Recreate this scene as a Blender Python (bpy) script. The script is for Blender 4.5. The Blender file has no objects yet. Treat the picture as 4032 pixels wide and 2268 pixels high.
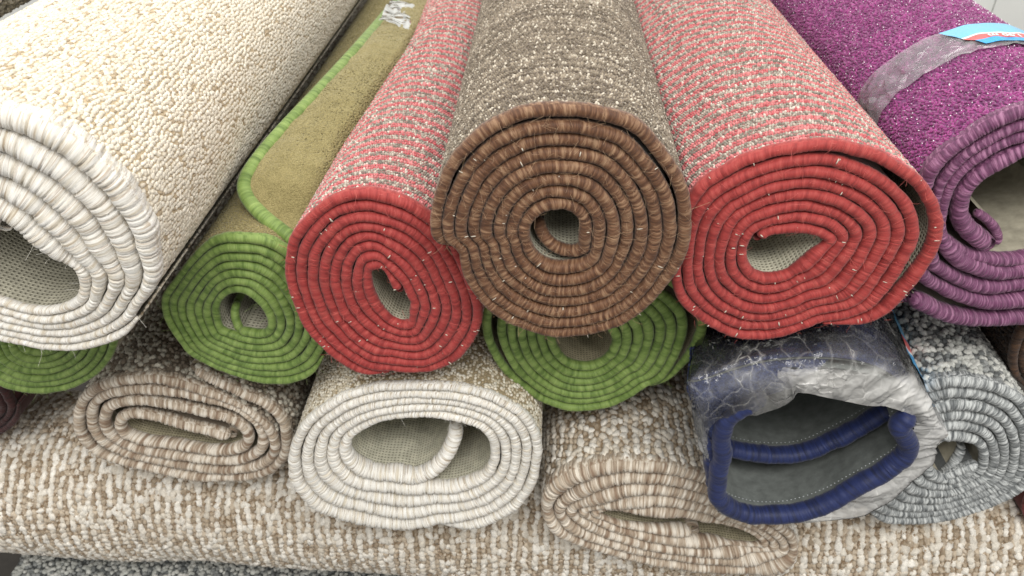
import bpy, math, numpy as np
from mathutils import Matrix, Vector, Euler
rng = np.random.default_rng(7)
PI = math.pi
# ------------------------------------------------------------------ camera (photo frame 4032 x 2268)
FPX, CX, CY = 3099.0, 2016.0, 1134.0
PITCH, YAW = math.radians(36.1), math.radians(2.39)
CAMZ = 1.45
ROT = np.array(Euler((PI/2-PITCH, 0, YAW), 'XYZ').to_matrix())
CAM = np.array([0, 0, CAMZ])
sc = bpy.context.scene
cam = bpy.data.cameras.new('camera'); co = bpy.data.objects.new('camera', cam)
sc.collection.objects.link(co); sc.camera = co
co.location = CAM; co.rotation_euler = (PI/2-PITCH, 0, YAW)
cam.sensor_width = 36; cam.lens = FPX/4032*36; cam.clip_start = .01; cam.clip_end = 50
cam.dof.use_dof = True; cam.dof.focus_distance = .60; cam.dof.aperture_fstop = 12

def ray(u, v):
    r = np.stack([(np.asarray(u, float)-CX)/FPX, -(np.asarray(v, float)-CY)/FPX, -np.ones(np.shape(u))], -1)
    return r @ ROT.T
def at(p, y):                                   # photo pixel -> world point on the plane Y = y
    p = np.asarray(p, float); r = ray(p[..., 0], p[..., 1])
    return CAM + r*(np.asarray(y)/r[..., 1])[..., None]
def proj(P):
    q = (P-CAM) @ ROT
    return CX+FPX*q[..., 0]/-q[..., 2], CY-FPX*q[..., 1]/-q[..., 2], -q[..., 2]
ZR = {'A': (1100,700,3.051), 'B': (1100,1025,3.051), 'C': (1680,380,2.412), 'D': (1680,780,2.412), 'E': (2640,500,2.342),
      'F': (2640,780,2.342), 'G': (600,850,2.07), 'H': (0,350,2.07), 'I': (0,900,2.07), 'J': (250,1350,2.576), 'K': (1850,1100,2.576),
      'L': (1050,1400,2.07), 'M': (3400,350,1.449), 'N': (2650,1250,1.705), 'O': (2080,1500,1.9317), 'Q': (3432,1200,1.449),
      'W': (0,0,1/1.5652)}
def Z(*a):                                      # Z('A', [(x, y)...], 'B', [...]) survey points -> photo pixels
    out = []
    for k, l in zip(a[::2], a[1::2]):
        ox, oy, f = ZR[k]
        out += [(ox+x/f, oy+y/f) for x, y in l]
    return np.array(out, float)

# ------------------------------------------------------------------ small maths
def catmull(P, n=16, closed=False):
    P = np.asarray(P, float)
    Q = np.vstack([P[-1:], P, P[:2]]) if closed else np.vstack([2*P[0]-P[1], P, 2*P[-1]-P[-2]])
    t = np.linspace(0, 1, n, endpoint=False)[:, None]; out = []
    for i in range(1, len(Q)-2):
        a, b, c, d = Q[i-1], Q[i], Q[i+1], Q[i+2]
        out.append(.5*((2*b)+(-a+c)*t+(2*a-5*b+4*c-d)*t**2+(-a+3*b-3*c+d)*t**3))
    out = np.vstack(out)
    return out if closed else np.vstack([out, P[-1:]])
def arclen(P):
    return np.concatenate([[0], np.cumsum(np.linalg.norm(np.diff(P, axis=0), axis=1))])
def resample(P, step, extra=()):
    s = arclen(P); n = max(8, int(s[-1]/step)); t = np.linspace(0, s[-1], n)
    f = lambda a: np.stack([np.interp(t, s, a[:, i]) for i in range(a.shape[1])], 1) if a.ndim > 1 else np.interp(t, s, a)
    return f(P), t, [f(e) for e in extra]
def smooth(a, k):
    if k < 2: return a
    ker = np.hanning(2*k+1); ker /= ker.sum()
    pad = np.concatenate([np.repeat(a[:1], k, 0), a, np.repeat(a[-1:], k, 0)])
    if a.ndim == 1: return np.convolve(pad, ker, 'valid')
    return np.stack([np.convolve(pad[:, i], ker, 'valid') for i in range(a.shape[1])], 1)
def noise1(t, scale, seed=None):
    r = np.random.default_rng(seed if seed is not None else rng.integers(1e9))
    n = int(np.ptp(t)/scale)+6
    v = r.uniform(-1, 1, n); x = (t-t.min())/scale; i = np.floor(x).astype(int); f = x-i; f = f*f*(3-2*f)
    return v[i]*(1-f)+v[i+1]*f
def noise2(x, y, seed=0):
    r = np.random.default_rng(seed); T = r.uniform(-1, 1, (97, 97))
    i = np.floor(x).astype(int); j = np.floor(y).astype(int); fx = x-i; fy = y-j
    fx = fx*fx*(3-2*fx); fy = fy*fy*(3-2*fy); g = lambda a, b: T[a % 97, b % 97]
    return (g(i, j)*(1-fx)+g(i+1, j)*fx)*(1-fy)+(g(i, j+1)*(1-fx)+g(i+1, j+1)*fx)*fy

# ------------------------------------------------------------------ objects
COL = sc.collection
def thing(name, label, cat, loc, group=None):
    o = bpy.data.objects.new(name, None); COL.objects.link(o); o.location = loc; o.empty_display_size = .02
    o['label'] = label; o['category'] = cat
    if group: o['group'] = group
    return o
def mk(name, V, groups, mat, parent=None, uv=None, col=None, label=None):
    """one mesh object; V in world space, groups = list of (k, n) index arrays, uv/col per vertex"""
    me = bpy.data.meshes.new(name); V = np.asarray(V, float)
    if parent is not None: V = V-np.array(parent.location)
    groups = [np.asarray(g, np.int32) for g in groups if len(g)]
    loops = np.concatenate([g.ravel() for g in groups])
    tot = np.concatenate([np.full(len(g), g.shape[1], np.int32) for g in groups])
    me.vertices.add(len(V)); me.vertices.foreach_set('co', V.ravel().astype(np.float32))
    me.loops.add(len(loops)); me.loops.foreach_set('vertex_index', loops)
    me.polygons.add(len(tot)); st = np.concatenate([[0], np.cumsum(tot)[:-1]]).astype(np.int32)
    me.polygons.foreach_set('loop_start', st); me.polygons.foreach_set('loop_total', tot)
    me.polygons.foreach_set('use_smooth', np.ones(len(tot), bool))
    if uv is not None:
        l = me.uv_layers.new(name='UVMap'); l.data.foreach_set('uv', np.asarray(uv, np.float32)[loops].ravel())
    if col is not None:
        a = me.color_attributes.new('tint', 'FLOAT_COLOR', 'POINT')
        c = np.ones((len(V), 4), np.float32); c[:, :3] = col; a.data.foreach_set('color', c.ravel())
    me.update(calc_edges=True); me.validate()
    o = bpy.data.objects.new(name, me); COL.objects.link(o); me.materials.append(mat)
    if parent is not None: o.parent = parent
    if label: o['label'] = label
    return o
def gridfaces(n, m, wrap=False, off=0):
    i = np.arange(n-1)[:, None]; j = np.arange(m if wrap else m-1)[None, :]; j2 = (j+1) % m
    return np.stack([i*m+j, (i+1)*m+j, (i+1)*m+j2, i*m+j2], -1).reshape(-1, 4)+off

# ------------------------------------------------------------------ materials
def new_mat(name):
    m = bpy.data.materials.new(name); m.use_nodes = True
    nt = m.node_tree; b = nt.nodes['Principled BSDF']; return m, nt, b
def nd(nt, typ, **kw):
    n = nt.nodes.new(typ)
    for k, v in kw.items():
        if k in n.inputs: n.inputs[k].default_value = v
        else: setattr(n, k, v)
    return n
def ramp(nt, stops, interp='LINEAR'):
    r = nt.nodes.new('ShaderNodeValToRGB'); r.color_ramp.interpolation = interp
    e = r.color_ramp.elements
    while len(e) < len(stops): e.new(.5)
    for el, (p, c) in zip(e, stops): el.position = p; el.color = (*c, 1)
    return r
def binding_mat(name, c_dark, c_mid, c_light, streak=.5, rough=.6, freq=9., line=None, line_amt=.0, bump=.5):
    """thread-wrapped edge: UV.x runs along the edge in cm (already slanted), UV.y round it"""
    m, nt, b = new_mat(name); L = nt.links.new
    uv = nd(nt, 'ShaderNodeUVMap')
    mp = nd(nt, 'ShaderNodeMapping'); mp.inputs['Scale'].default_value = (1, .22, 1); L(uv.outputs[0], mp.inputs[0])
    n1 = nd(nt, 'ShaderNodeTexNoise', Scale=freq*.42, Detail=3., Roughness=.6); L(mp.outputs[0], n1.inputs['Vector'])
    r1 = ramp(nt, [(.37, c_dark), (.5, c_mid), (min(.9, .5+.085/max(streak, .01)), c_light)]); L(n1.outputs[0], r1.inputs[0])
    mp2 = nd(nt, 'ShaderNodeMapping'); mp2.inputs['Scale'].default_value = (1, .05, 1); L(uv.outputs[0], mp2.inputs[0])
    n2 = nd(nt, 'ShaderNodeTexNoise', Scale=freq*4, Detail=4., Roughness=.7); L(mp2.outputs[0], n2.inputs['Vector'])
    mx = nd(nt, 'ShaderNodeMix', data_type='RGBA', blend_type='MULTIPLY'); mx.inputs[0].default_value = .55
    r2 = ramp(nt, [(.32, (.45, .45, .45)), (.62, (1.15, 1.15, 1.15))]); L(n2.outputs[0], r2.inputs[0])
    L(r1.outputs[0], mx.inputs[6]); L(r2.outputs[0], mx.inputs[7]); out = mx.outputs[2]
    if line:
        n3 = nd(nt, 'ShaderNodeTexNoise', Scale=freq*1.5, Detail=2., Roughness=.55)
        mp3 = nd(nt, 'ShaderNodeMapping'); mp3.inputs['Scale'].default_value = (1, .1, 1); mp3.inputs['Location'].default_value = (7, 3, 0)
        L(uv.outputs[0], mp3.inputs[0]); L(mp3.outputs[0], n3.inputs['Vector'])
        r3 = ramp(nt, [(.55, (0, 0, 0)), (.66, (1, 1, 1))]); L(n3.outputs[0], r3.inputs[0])
        mu = nd(nt, 'ShaderNodeMath', operation='MULTIPLY'); mu.inputs[1].default_value = line_amt; L(r3.outputs[0], mu.inputs[0])
        m3 = nd(nt, 'ShaderNodeMix', data_type='RGBA'); L(mu.outputs[0], m3.inputs[0]); L(out, m3.inputs[6]); m3.inputs[7].default_value = (*line, 1)
        out = m3.outputs[2]
    L(out, b.inputs['Base Color'])
    bp = nd(nt, 'ShaderNodeBump', Strength=bump, Distance=.0006); L(n2.outputs[0], bp.inputs['Height']); L(bp.outputs[0], b.inputs['Normal'])
    b.inputs['Roughness'].default_value = rough; b.inputs['Specular IOR Level'].default_value = .35
    b.inputs['Sheen Weight'].default_value = .15; b.inputs['Sheen Roughness'].default_value = .5
    return m
def pile_mat(name, rough=.9, scale=900., lo=.72, hi=1.18, sheen=.1, spec=.2):
    m, nt, b = new_mat(name); L = nt.links.new
    a = nd(nt, 'ShaderNodeAttribute', attribute_name='tint')
    tc = nd(nt, 'ShaderNodeTexCoord'); n = nd(nt, 'ShaderNodeTexNoise', Scale=scale, Detail=3., Roughness=.65); L(tc.outputs['Object'], n.inputs['Vector'])
    r = ramp(nt, [(.3, (lo,)*3), (.7, (hi,)*3)]); L(n.outputs[0], r.inputs[0])
    mx = nd(nt, 'ShaderNodeMix', data_type='RGBA', blend_type='MULTIPLY'); mx.inputs[0].default_value = 1
    L(a.outputs['Color'], mx.inputs[6]); L(r.outputs[0], mx.inputs[7]); L(mx.outputs[2], b.inputs['Base Color'])
    bp = nd(nt, 'ShaderNodeBump', Strength=.5, Distance=.0006); L(n.outputs[0], bp.inputs['Height']); L(bp.outputs[0], b.inputs['Normal'])
    b.inputs['Roughness'].default_value = rough; b.inputs['Specular IOR Level'].default_value = spec; b.inputs['Sheen Weight'].default_value = sheen
    return m
def backing_mat(name, c, hole, pitch=.0028, rough=.85, bump=.8, plain=False):
    """woven scrim: UV in metres"""
    m, nt, b = new_mat(name); L = nt.links.new
    uv = nd(nt, 'ShaderNodeUVMap')
    nz = nd(nt, 'ShaderNodeTexNoise', Scale=90., Detail=5., Roughness=.6); L(uv.outputs[0], nz.inputs['Vector'])
    rn = ramp(nt, [(.3, tuple(x*.7 for x in c)), (.7, tuple(min(1, x*1.12) for x in c))]); L(nz.outputs[0], rn.inputs[0])
    out = rn.outputs[0]; hgt = nz.outputs[0]
    if not plain:
        wn = nd(nt, 'ShaderNodeTexNoise', Scale=160., Detail=2.); L(uv.outputs[0], wn.inputs['Vector'])
        ad = nd(nt, 'ShaderNodeVectorMath', operation='MULTIPLY_ADD'); ad.inputs[1].default_value = (.0012,)*3
        L(wn.outputs['Color'], ad.inputs[0]); L(uv.outputs[0], ad.inputs[2])
        sx = nd(nt, 'ShaderNodeSeparateXYZ'); L(ad.outputs[0], sx.inputs[0]); s = []
        for k, f in ((0, 1.), (1, 1.)):
            mu = nd(nt, 'ShaderNodeMath', operation='MULTIPLY'); mu.inputs[1].default_value = 2*PI*f/pitch; L(sx.outputs[k], mu.inputs[0])
            si = nd(nt, 'ShaderNodeMath', operation='SINE'); L(mu.outputs[0], si.inputs[0]); s.append(si)
        mn = nd(nt, 'ShaderNodeMath', operation='MAXIMUM'); L(s[0].outputs[0], mn.inputs[0]); L(s[1].outputs[0], mn.inputs[1])
        rg = ramp(nt, [(.0, hole), (.42, (1, 1, 1))])
        mr = nd(nt, 'ShaderNodeMapRange'); mr.inputs['From Min'].default_value = -1; L(mn.outputs[0], mr.inputs['Value']); L(mr.outputs[0], rg.inputs[0])
        mx = nd(nt, 'ShaderNodeMix', data_type='RGBA', blend_type='MULTIPLY'); mx.inputs[0].default_value = 1
        L(out, mx.inputs[6]); L(rg.outputs[0], mx.inputs[7]); out = mx.outputs[2]; hgt = mr.outputs[0]
    L(out, b.inputs['Base Color'])
    bp = nd(nt, 'ShaderNodeBump', Strength=bump, Distance=.0008); L(hgt, bp.inputs['Height']); L(bp.outputs[0], b.inputs['Normal'])
    b.inputs['Roughness'].default_value = rough; b.inputs['Specular IOR Level'].default_value = .2
    return m
def solid_mat(name, c, rough=.8, nscale=60., var=.15, bump=.2, spec=.3):
    m, nt, b = new_mat(name); L = nt.links.new
    tc = nd(nt, 'ShaderNodeTexCoord'); n = nd(nt, 'ShaderNodeTexNoise', Scale=nscale, Detail=5., Roughness=.6); L(tc.outputs['Object'], n.inputs['Vector'])
    r = ramp(nt, [(.3, tuple(x*(1-var) for x in c)), (.7, tuple(min(1, x*(1+var)) for x in c))]); L(n.outputs[0], r.inputs[0]); L(r.outputs[0], b.inputs['Base Color'])
    bp = nd(nt, 'ShaderNodeBump', Strength=bump, Distance=.001); L(n.outputs[0], bp.inputs['Height']); L(bp.outputs[0], b.inputs['Normal'])
    b.inputs['Roughness'].default_value = rough; b.inputs['Specular IOR Level'].default_value = spec
    return m
def film_mat(name, haze, clear_lo, clear_hi, nscale=45., tint=(.86, .86, .84), stretch=(1, 1, 1), bumpd=.004, thin=.035, attr=0.):
    """clear plastic film: mostly see-through, milky where it is creased"""
    m, nt, b = new_mat(name); L = nt.links.new
    out = nt.nodes['Material Output']
    tc = nd(nt, 'ShaderNodeTexCoord'); mp = nd(nt, 'ShaderNodeMapping'); mp.inputs['Scale'].default_value = stretch; L(tc.outputs['Object'], mp.inputs[0])
    wn = nd(nt, 'ShaderNodeTexNoise', Scale=nscale*1.3, Detail=3., Roughness=.6); L(mp.outputs[0], wn.inputs['Vector'])
    wv = nd(nt, 'ShaderNodeVectorMath', operation='MULTIPLY_ADD'); wv.inputs[1].default_value = (.5/nscale,)*3; L(wn.outputs['Color'], wv.inputs[0]); L(mp.outputs[0], wv.inputs[2])
    vs = []
    for sc_, of in ((2.2, 0.), (5.5, 3.)):
        v_ = nd(nt, 'ShaderNodeTexVoronoi', feature='DISTANCE_TO_EDGE', Scale=nscale*sc_); m_ = nd(nt, 'ShaderNodeVectorMath', operation='ADD'); m_.inputs[1].default_value = (of, of, of)
        L(wv.outputs[0], m_.inputs[0]); L(m_.outputs[0], v_.inputs['Vector']); vs.append(v_)
    n = nd(nt, 'ShaderNodeMath', operation='MULTIPLY_ADD'); L(vs[1].outputs['Distance'], n.inputs[0]); n.inputs[1].default_value = .45; L(vs[0].outputs['Distance'], n.inputs[2])
    ab = nd(nt, 'ShaderNodeMath', operation='MULTIPLY_ADD'); ab.inputs[1].default_value = .22; L(wn.outputs[0], ab.inputs[0]); L(vs[0].outputs['Distance'], ab.inputs[2])
    cr = ramp(nt, [(.085, (1, 1, 1)), (.085+thin, (.3,)*3), (.085+thin*4.5, (0, 0, 0))]); L(ab.outputs[0], cr.inputs[0])
    mr = nd(nt, 'ShaderNodeMapRange'); mr.inputs['To Min'].default_value = clear_lo; mr.inputs['To Max'].default_value = clear_hi; L(cr.outputs[0], mr.inputs['Value'])
    if attr:
        at_ = nd(nt, 'ShaderNodeAttribute', attribute_name='tint'); sp_ = nd(nt, 'ShaderNodeSeparateColor'); L(at_.outputs['Color'], sp_.inputs[0])
        a1 = nd(nt, 'ShaderNodeMath', operation='MULTIPLY_ADD', use_clamp=True); L(sp_.outputs[0], a1.inputs[0]); a1.inputs[1].default_value = attr; L(mr.outputs[0], a1.inputs[2]); mr = a1
    b.inputs['Base Color'].default_value = (*tint, 1); b.inputs['Roughness'].default_value = haze; b.inputs['Specular IOR Level'].default_value = .6
    tl = nd(nt, 'ShaderNodeBsdfTranslucent'); tl.inputs[0].default_value = (*tint, 1)
    bp = nd(nt, 'ShaderNodeBump', Strength=1., Distance=bumpd); L(n.outputs[0], bp.inputs['Height']); L(bp.outputs[0], b.inputs['Normal'])
    m1 = nd(nt, 'ShaderNodeMixShader'); m1.inputs[0].default_value = .2; L(b.outputs[0], m1.inputs[1]); L(tl.outputs[0], m1.inputs[2])
    tr = nd(nt, 'ShaderNodeBsdfTransparent'); gl = nd(nt, 'ShaderNodeBsdfGlossy'); gl.inputs['Roughness'].default_value = .09; L(bp.outputs[0], gl.inputs['Normal'])
    lw = nd(nt, 'ShaderNodeFresnel', IOR=1.36); L(bp.outputs[0], lw.inputs['Normal'])
    m2 = nd(nt, 'ShaderNodeMixShader'); L(mr.outputs[0], m2.inputs[0]); L(tr.outputs[0], m2.inputs[1]); L(m1.outputs[0], m2.inputs[2])
    m3 = nd(nt, 'ShaderNodeMixShader'); L(lw.outputs[0], m3.inputs[0]); L(m2.outputs[0], m3.inputs[1]); L(gl.outputs[0], m3.inputs[2])
    L(m3.outputs[0], out.inputs['Surface'])
    return m
def plain_mat(name, c, rough=.3):
    m, nt, b = new_mat(name); b.inputs['Base Color'].default_value = (*c, 1); b.inputs['Roughness'].default_value = rough; return m

# ------------------------------------------------------------------ rug path in the face plane
def polar(P, c, d, th0=None, closed=False):
    D = catmull(P, 12, closed)-c
    th = np.arctan2(D[:, 1], D[:, 0]); r = np.hypot(D[:, 0], D[:, 1])
    if closed:
        ph = np.mod(d*(th-th0)/(2*PI), 1); o = np.argsort(ph); ph, r = ph[o], r[o]
        return np.concatenate([ph[-1:]-1, ph, ph[:1]+1]), np.concatenate([r[-1:], r, r[:1]])
    u = np.unwrap(th); ph = d*(u-u[0])/(2*PI)
    if ph[-1] < 0: ph = -ph
    o = np.argsort(ph); return ph[o], r[o], th[0]
def spiral_path(R, H, C, y0, d, kend, gap=None, tail=None, taper=.035, shrink=1.):
    """rolled sheet between the traced outline R (starting at its outer end) and the hole H; d=+1 rolls inward counter-clockwise (x, z)"""
    Rw, Hw, Cw = (at(a, y0)[..., [0, 2]] for a in (R, H, np.array(C)))
    Rw = Cw+(Rw-Cw)*shrink
    pr, rr, th0 = polar(Rw, Cw, d); ph, hh = polar(Hw, Cw, d, th0, True)
    k = np.linspace(0, kend, int(1400*kend)); i = np.floor(k); f = k-i
    g = np.interp(f, *zip(*gap)) if gap else 0*f
    Rf = np.interp(f, pr, rr); Hf = np.interp(f, ph, hh)
    w = (Rf-Hf)/(kend+.5-f+g)
    w0 = (np.interp(0, pr, rr)-np.interp(0, ph, hh))/(kend+.5)
    t = np.clip((f-.84)/.16, 0, 1); t = t*t*(3-2*t)
    g1 = g*(i >= 1)
    dR = (rr[0]-w0-np.interp(1, pr, rr))*t
    w = (Rf+dR-Hf)/(kend+.5-f+g)
    r = Rf+dR-w*(i+.5)-g1*w
    r = smooth(r, 34); w = smooth(w, 34)
    th = th0+d*2*PI*k
    P = np.stack([Cw[0]+r*np.cos(th), np.full(len(r), y0), Cw[1]+r*np.sin(th)], 1)
    T = np.gradient(P[:, [0, 2]], axis=0); T /= np.linalg.norm(T, axis=1)[:, None]
    rad = np.stack([np.cos(th), np.sin(th)], 1)
    a = .492*w*np.abs(T[:, 0]*rad[:, 1]-T[:, 1]*rad[:, 0])
    if taper:                                                     # the outer end thins out and hugs the turn below
        q = np.clip(arclen(P)/taper, 0, 1); q = .42+.58*q*q*(3-2*q); sh_ = (a*(1-q))[:, None]*rad; P[:, 0] -= sh_[:, 0]; P[:, 2] -= sh_[:, 1]; a = a*q
    if tail is not None:
        tp, dy = tail; tw = catmull(np.column_stack([at(tp, y0+np.array(dy))]), 12)
        P = np.vstack([P, tw]); a = np.concatenate([a, np.full(len(tw), a[-200:].mean())])
    return P, a
def auto_radius(P, rmax, rmin):
    Q, t, _ = resample(P, .003); n = len(Q); D = np.linalg.norm(Q[:, None]-Q[None], axis=2)
    S = np.abs(t[:, None]-t[None]); D[S < rmax*5] = 9
    m = smooth(np.clip(D.min(1)*.5, rmin, rmax), 3)
    return np.interp(arclen(P), t, m)

def frame(P):
    T = np.gradient(P[:, [0, 2]], axis=0); T /= np.maximum(np.linalg.norm(T, axis=1), 1e-9)[:, None]
    T = smooth(T, 3); T /= np.maximum(np.linalg.norm(T, axis=1), 1e-9)[:, None]
    return T
def groove_profile(smax, pitch, depth, width, seed):
    r = np.random.default_rng(seed); res = .00015; s = np.arange(-.01, smax+.01, res); g = np.ones(len(s))
    x = -.01
    while x < smax+.01:
        x += pitch*r.lognormal(0, .5); j = int((x+.01)/res); h = int(width*3/res)
        if j-h < 0 or j+h >= len(s): continue
        q = (np.arange(-h, h+1)*res)/width; g[j-h:j+h+1] -= depth*r.uniform(.25, 1.)*np.exp(-q*q)
    # tiny per-thread ridges
    g += .018*np.interp(s, s[::3], r.uniform(-1, 1, len(s[::3])))
    return s, np.clip(g, .5, 1.1)
def binding(P, a, n_out, name, mat, parent, pitch=.003, depth=.2, width=.0004, slant=.0012, bfac=1.25, step=.00045, ring=12, amin=0, seed=0, ywob=.0012, bmin=.0, label=None):
    """thread-bound edge along path P with in-plane radius a; flattened, grooved tube"""
    Q, s, (A,) = resample(P, step, (a,))
    T = frame(Q); N = np.stack([-T[:, 1], T[:, 0]], 1)*n_out
    A = np.maximum(A, amin)*(1+.035*noise1(s, .012, seed+1)+.03*noise1(s, .004, seed+2))
    Q = Q.copy(); Q[:, [0, 2]] += N*(A*.10*noise1(s, .018, seed+3)+A*.05*noise1(s, .005, seed+9))[:, None]
    Q[:, 1] += ywob*noise1(s, .05, seed+4)+.3*ywob*noise1(s, .009, seed+5)
    gs, gv = groove_profile(s[-1], pitch, depth, width, seed+6)
    ph = np.linspace(0, 2*PI, ring, endpoint=False)
    sl = slant*(1+.5*noise1(s, .03, seed+7))
    S = s[:, None]+sl[:, None]*np.sin(ph)[None]*1.0+.0006*noise1(s, .006, seed+8)[:, None]*np.cos(ph)
    G = np.interp(S, gs, gv)
    B = np.maximum(A*bfac, bmin)
    ends = np.clip(np.minimum(s, s[-1]-s)/np.maximum(A, 1e-4), 0, 1); cap = np.sqrt(np.clip(1-(1-ends)**2, .02, 1))
    # squarish flattened cross-section so that neighbouring layers press on each other
    cs, sn = np.cos(ph), np.sin(ph); e = .92
    cx = np.sign(cs)*np.abs(cs)**e; sx = np.sign(sn)*np.abs(sn)**.95
    off_n = A[:, None]*cx[None]*G*cap[:, None]; off_y = B[:, None]*sx[None]*G*cap[:, None]
    V = np.empty((len(Q), ring, 3)); V[:, :, 0] = Q[:, None, 0]+N[:, None, 0]*off_n; V[:, :, 2] = Q[:, None, 2]+N[:, None, 1]*off_n; V[:, :, 1] = Q[:, None, 1]+off_y
    uv = np.stack([S*100, np.broadcast_to(ph/PI*1.0+0, S.shape)], -1)
    return mk(name, V.reshape(-1, 3), [gridfaces(len(Q), ring, True)], mat, parent, uv=uv.reshape(-1, 2), label=label)
def straight_binding(p0, p1, r, name, mat, parent, seed=0, **kw):
    """bound edge running away along the roll"""
    n = int(np.linalg.norm(p1-p0)/.0007); t = np.linspace(0, 1, n); Q = p0+(p1-p0)*t[:, None]; s = t*np.linalg.norm(p1-p0)
    d = (p1-p0)/np.linalg.norm(p1-p0); u = np.cross(d, [0, 0, 1]); u /= np.linalg.norm(u); w = np.cross(u, d)
    ph = np.linspace(0, 2*PI, 12, endpoint=False); gs, gv = groove_profile(s[-1], kw.get('pitch', .003), kw.get('depth', .2), .0004, seed)
    S = s[:, None]+.001*np.sin(ph); G = np.interp(S, gs, gv)*r
    V = Q[:, None]+u*(G*np.cos(ph))[..., None]+w*(G*np.sin(ph))[..., None]
    return mk(name, V.reshape(-1, 3), [gridfaces(n, 12, True)], mat, parent, uv=np.stack([S*100, np.broadcast_to(ph/PI, S.shape)], -1).reshape(-1, 2))

# ------------------------------------------------------------------ pile
def ico(sub):
    t = (1+5**.5)/2
    v = [(-1, t, 0), (1, t, 0), (-1, -t, 0), (1, -t, 0), (0, -1, t), (0, 1, t), (0, -1, -t), (0, 1, -t), (t, 0, -1), (t, 0, 1), (-t, 0, -1), (-t, 0, 1)]
    f = [(0, 11, 5), (0, 5, 1), (0, 1, 7), (0, 7, 10), (0, 10, 11), (1, 5, 9), (5, 11, 4), (11, 10, 2), (10, 7, 6), (7, 1, 8), (3, 9, 4), (3, 4, 2), (3, 2, 6), (3, 6, 8), (3, 8, 9), (4, 9, 5), (2, 4, 11), (6, 2, 10), (8, 6, 7), (9, 8, 1)]
    v = [np.array(a, float)/np.linalg.norm(a) for a in v]
    for _ in range(sub-1):
        cache = {}; nf = []
        def mid(a, b):
            k = (min(a, b), max(a, b))
            if k not in cache:
                m = v[a]+v[b]; v.append(m/np.linalg.norm(m)); cache[k] = len(v)-1
            return cache[k]
        for a, b, c in f:
            x, y, z = mid(a, b), mid(b, c), mid(c, a); nf += [(a, x, z), (b, y, x), (c, z, y), (x, y, z)]
        f = nf
    return np.array(v), np.array(f)
ICO = {1: ico(1), 2: ico(2)}
class Surf:
    """outer surface of a roll: outline (x, z) at the face, extruded along d"""
    def __init__(s, P, n_out, t, d, y0):
        Q, s.u, (tt,) = resample(P, .0012, (np.broadcast_to(t, len(P)).astype(float),)); s.T = smooth(frame(Q), 4)
        s.T /= np.linalg.norm(s.T, axis=1)[:, None]
        s.N = np.stack([-s.T[:, 1], s.T[:, 0]], 1)*n_out; s.P = Q; s.t = smooth(tt, 6); s.d = np.array(d); s.L = s.u[-1]
    def ev(s, u, y, h=0.):
        f = lambda a: np.interp(u, s.u, a)
        n = np.stack([f(s.N[:, 0]), 0*u, f(s.N[:, 1])], 1); T = np.stack([f(s.T[:, 0]), 0*u, f(s.T[:, 1])], 1)
        p = np.stack([f(s.P[:, 0]), f(s.P[:, 1]), f(s.P[:, 2])], 1)+s.d*y[:, None]+n*(f(s.t)+h)[:, None]
        return p, n, T
def loops(sf, spec, y0, y1, u0=0, u1=None, margin=350):
    """individual yarn loops over the surface; returns verts, tris, colours"""
    du, dy = spec['du'], spec['dy']; u1 = sf.L if u1 is None else u1
    iu = np.arange(int((u1-u0)/du)); iy = np.arange(int((y1-y0)/dy))
    IU, IY = np.meshgrid(iu, iy, indexing='ij'); IU = IU.ravel(); IY = IY.ravel()
    sh = spec.get('stagger', .5)
    u = u0+(IU+sh*(IY % 2 if spec.get('rows', 'u') == 'u' else 0))*du; y = y0+(IY+(sh*(IU % 2) if spec.get('rows', 'u') == 'y' else 0))*dy
    sk = spec.get('skew', 0); u = u+sk*y
    wv = spec.get('warp', .5)
    y = y+wv*dy*noise2(u/.02, y/.03, 3); u = u+wv*du*noise2(u/.025+40, y/.02, 4)
    J = spec.get('jit', .22); u = u+rng.normal(0, J*du, u.size); y = y+rng.normal(0, J*dy, u.size)
    ok = (u > u0) & (y > 0); u, y, IU, IY = u[ok], y[ok], IU[ok], IY[ok]
    p, n, T = sf.ev(u, y, spec.get('lift', 0.))
    vx, vy, dz = proj(p); vd = CAM-p; vd /= np.linalg.norm(vd, axis=1)[:, None]
    ok = ((n*vd).sum(1) > -.15) & (vx > -margin) & (vx < 4032+margin) & (vy > -margin*.8) & (vy < 2268+margin) & (dz > 0)
    u, y, IU, IY, p, n, T = (a[ok] for a in (u, y, IU, IY, p, n, T)); M = len(u)
    if M == 0: return np.zeros((0, 3)), np.zeros((0, 3), int), np.zeros((0, 3))
    c, sz = spec['col'](u, y, IU, IY, rng.random(M), rng.random(M))
    B, F = ICO[spec.get('sub', 1)]; nb = len(B)
    D = sf.d/np.linalg.norm(sf.d); D = np.broadcast_to(D, n.shape)
    ang = rng.normal(spec.get('ang', 0), spec.get('angj', .35), M); ca, sa = np.cos(ang)[:, None], np.sin(ang)[:, None]
    e1 = T*ca+D*sa; e2 = -T*sa+D*ca
    tilt = rng.normal(0, spec.get('tilt', .2), (M, 2)); e3 = n+e1*tilt[:, :1]+e2*tilt[:, 1:]
    s = sz*rng.uniform(.8, 1.2, M)
    su, sy, shh = spec['su']*s, spec['sy']*s, spec['sh']*s
    Bn = B[None]*(1+spec.get('rough', .12)*rng.normal(0, 1, (M, nb, 1)))
    V = p[:, None]+e1[:, None]*(Bn[..., :1]*su[:, None, None])+e2[:, None]*(Bn[..., 1:2]*sy[:, None, None])+e3[:, None]*(Bn[..., 2:]*shh[:, None, None])
    Fa = (F[None]+(np.arange(M)*nb)[:, None, None]).reshape(-1, 3)
    Cv = np.repeat(c, nb, 0)*np.clip(1+.10*rng.normal(0, 1, (M*nb, 1)), .6, 1.4)
    return V.reshape(-1, 3), Fa, Cv
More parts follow.
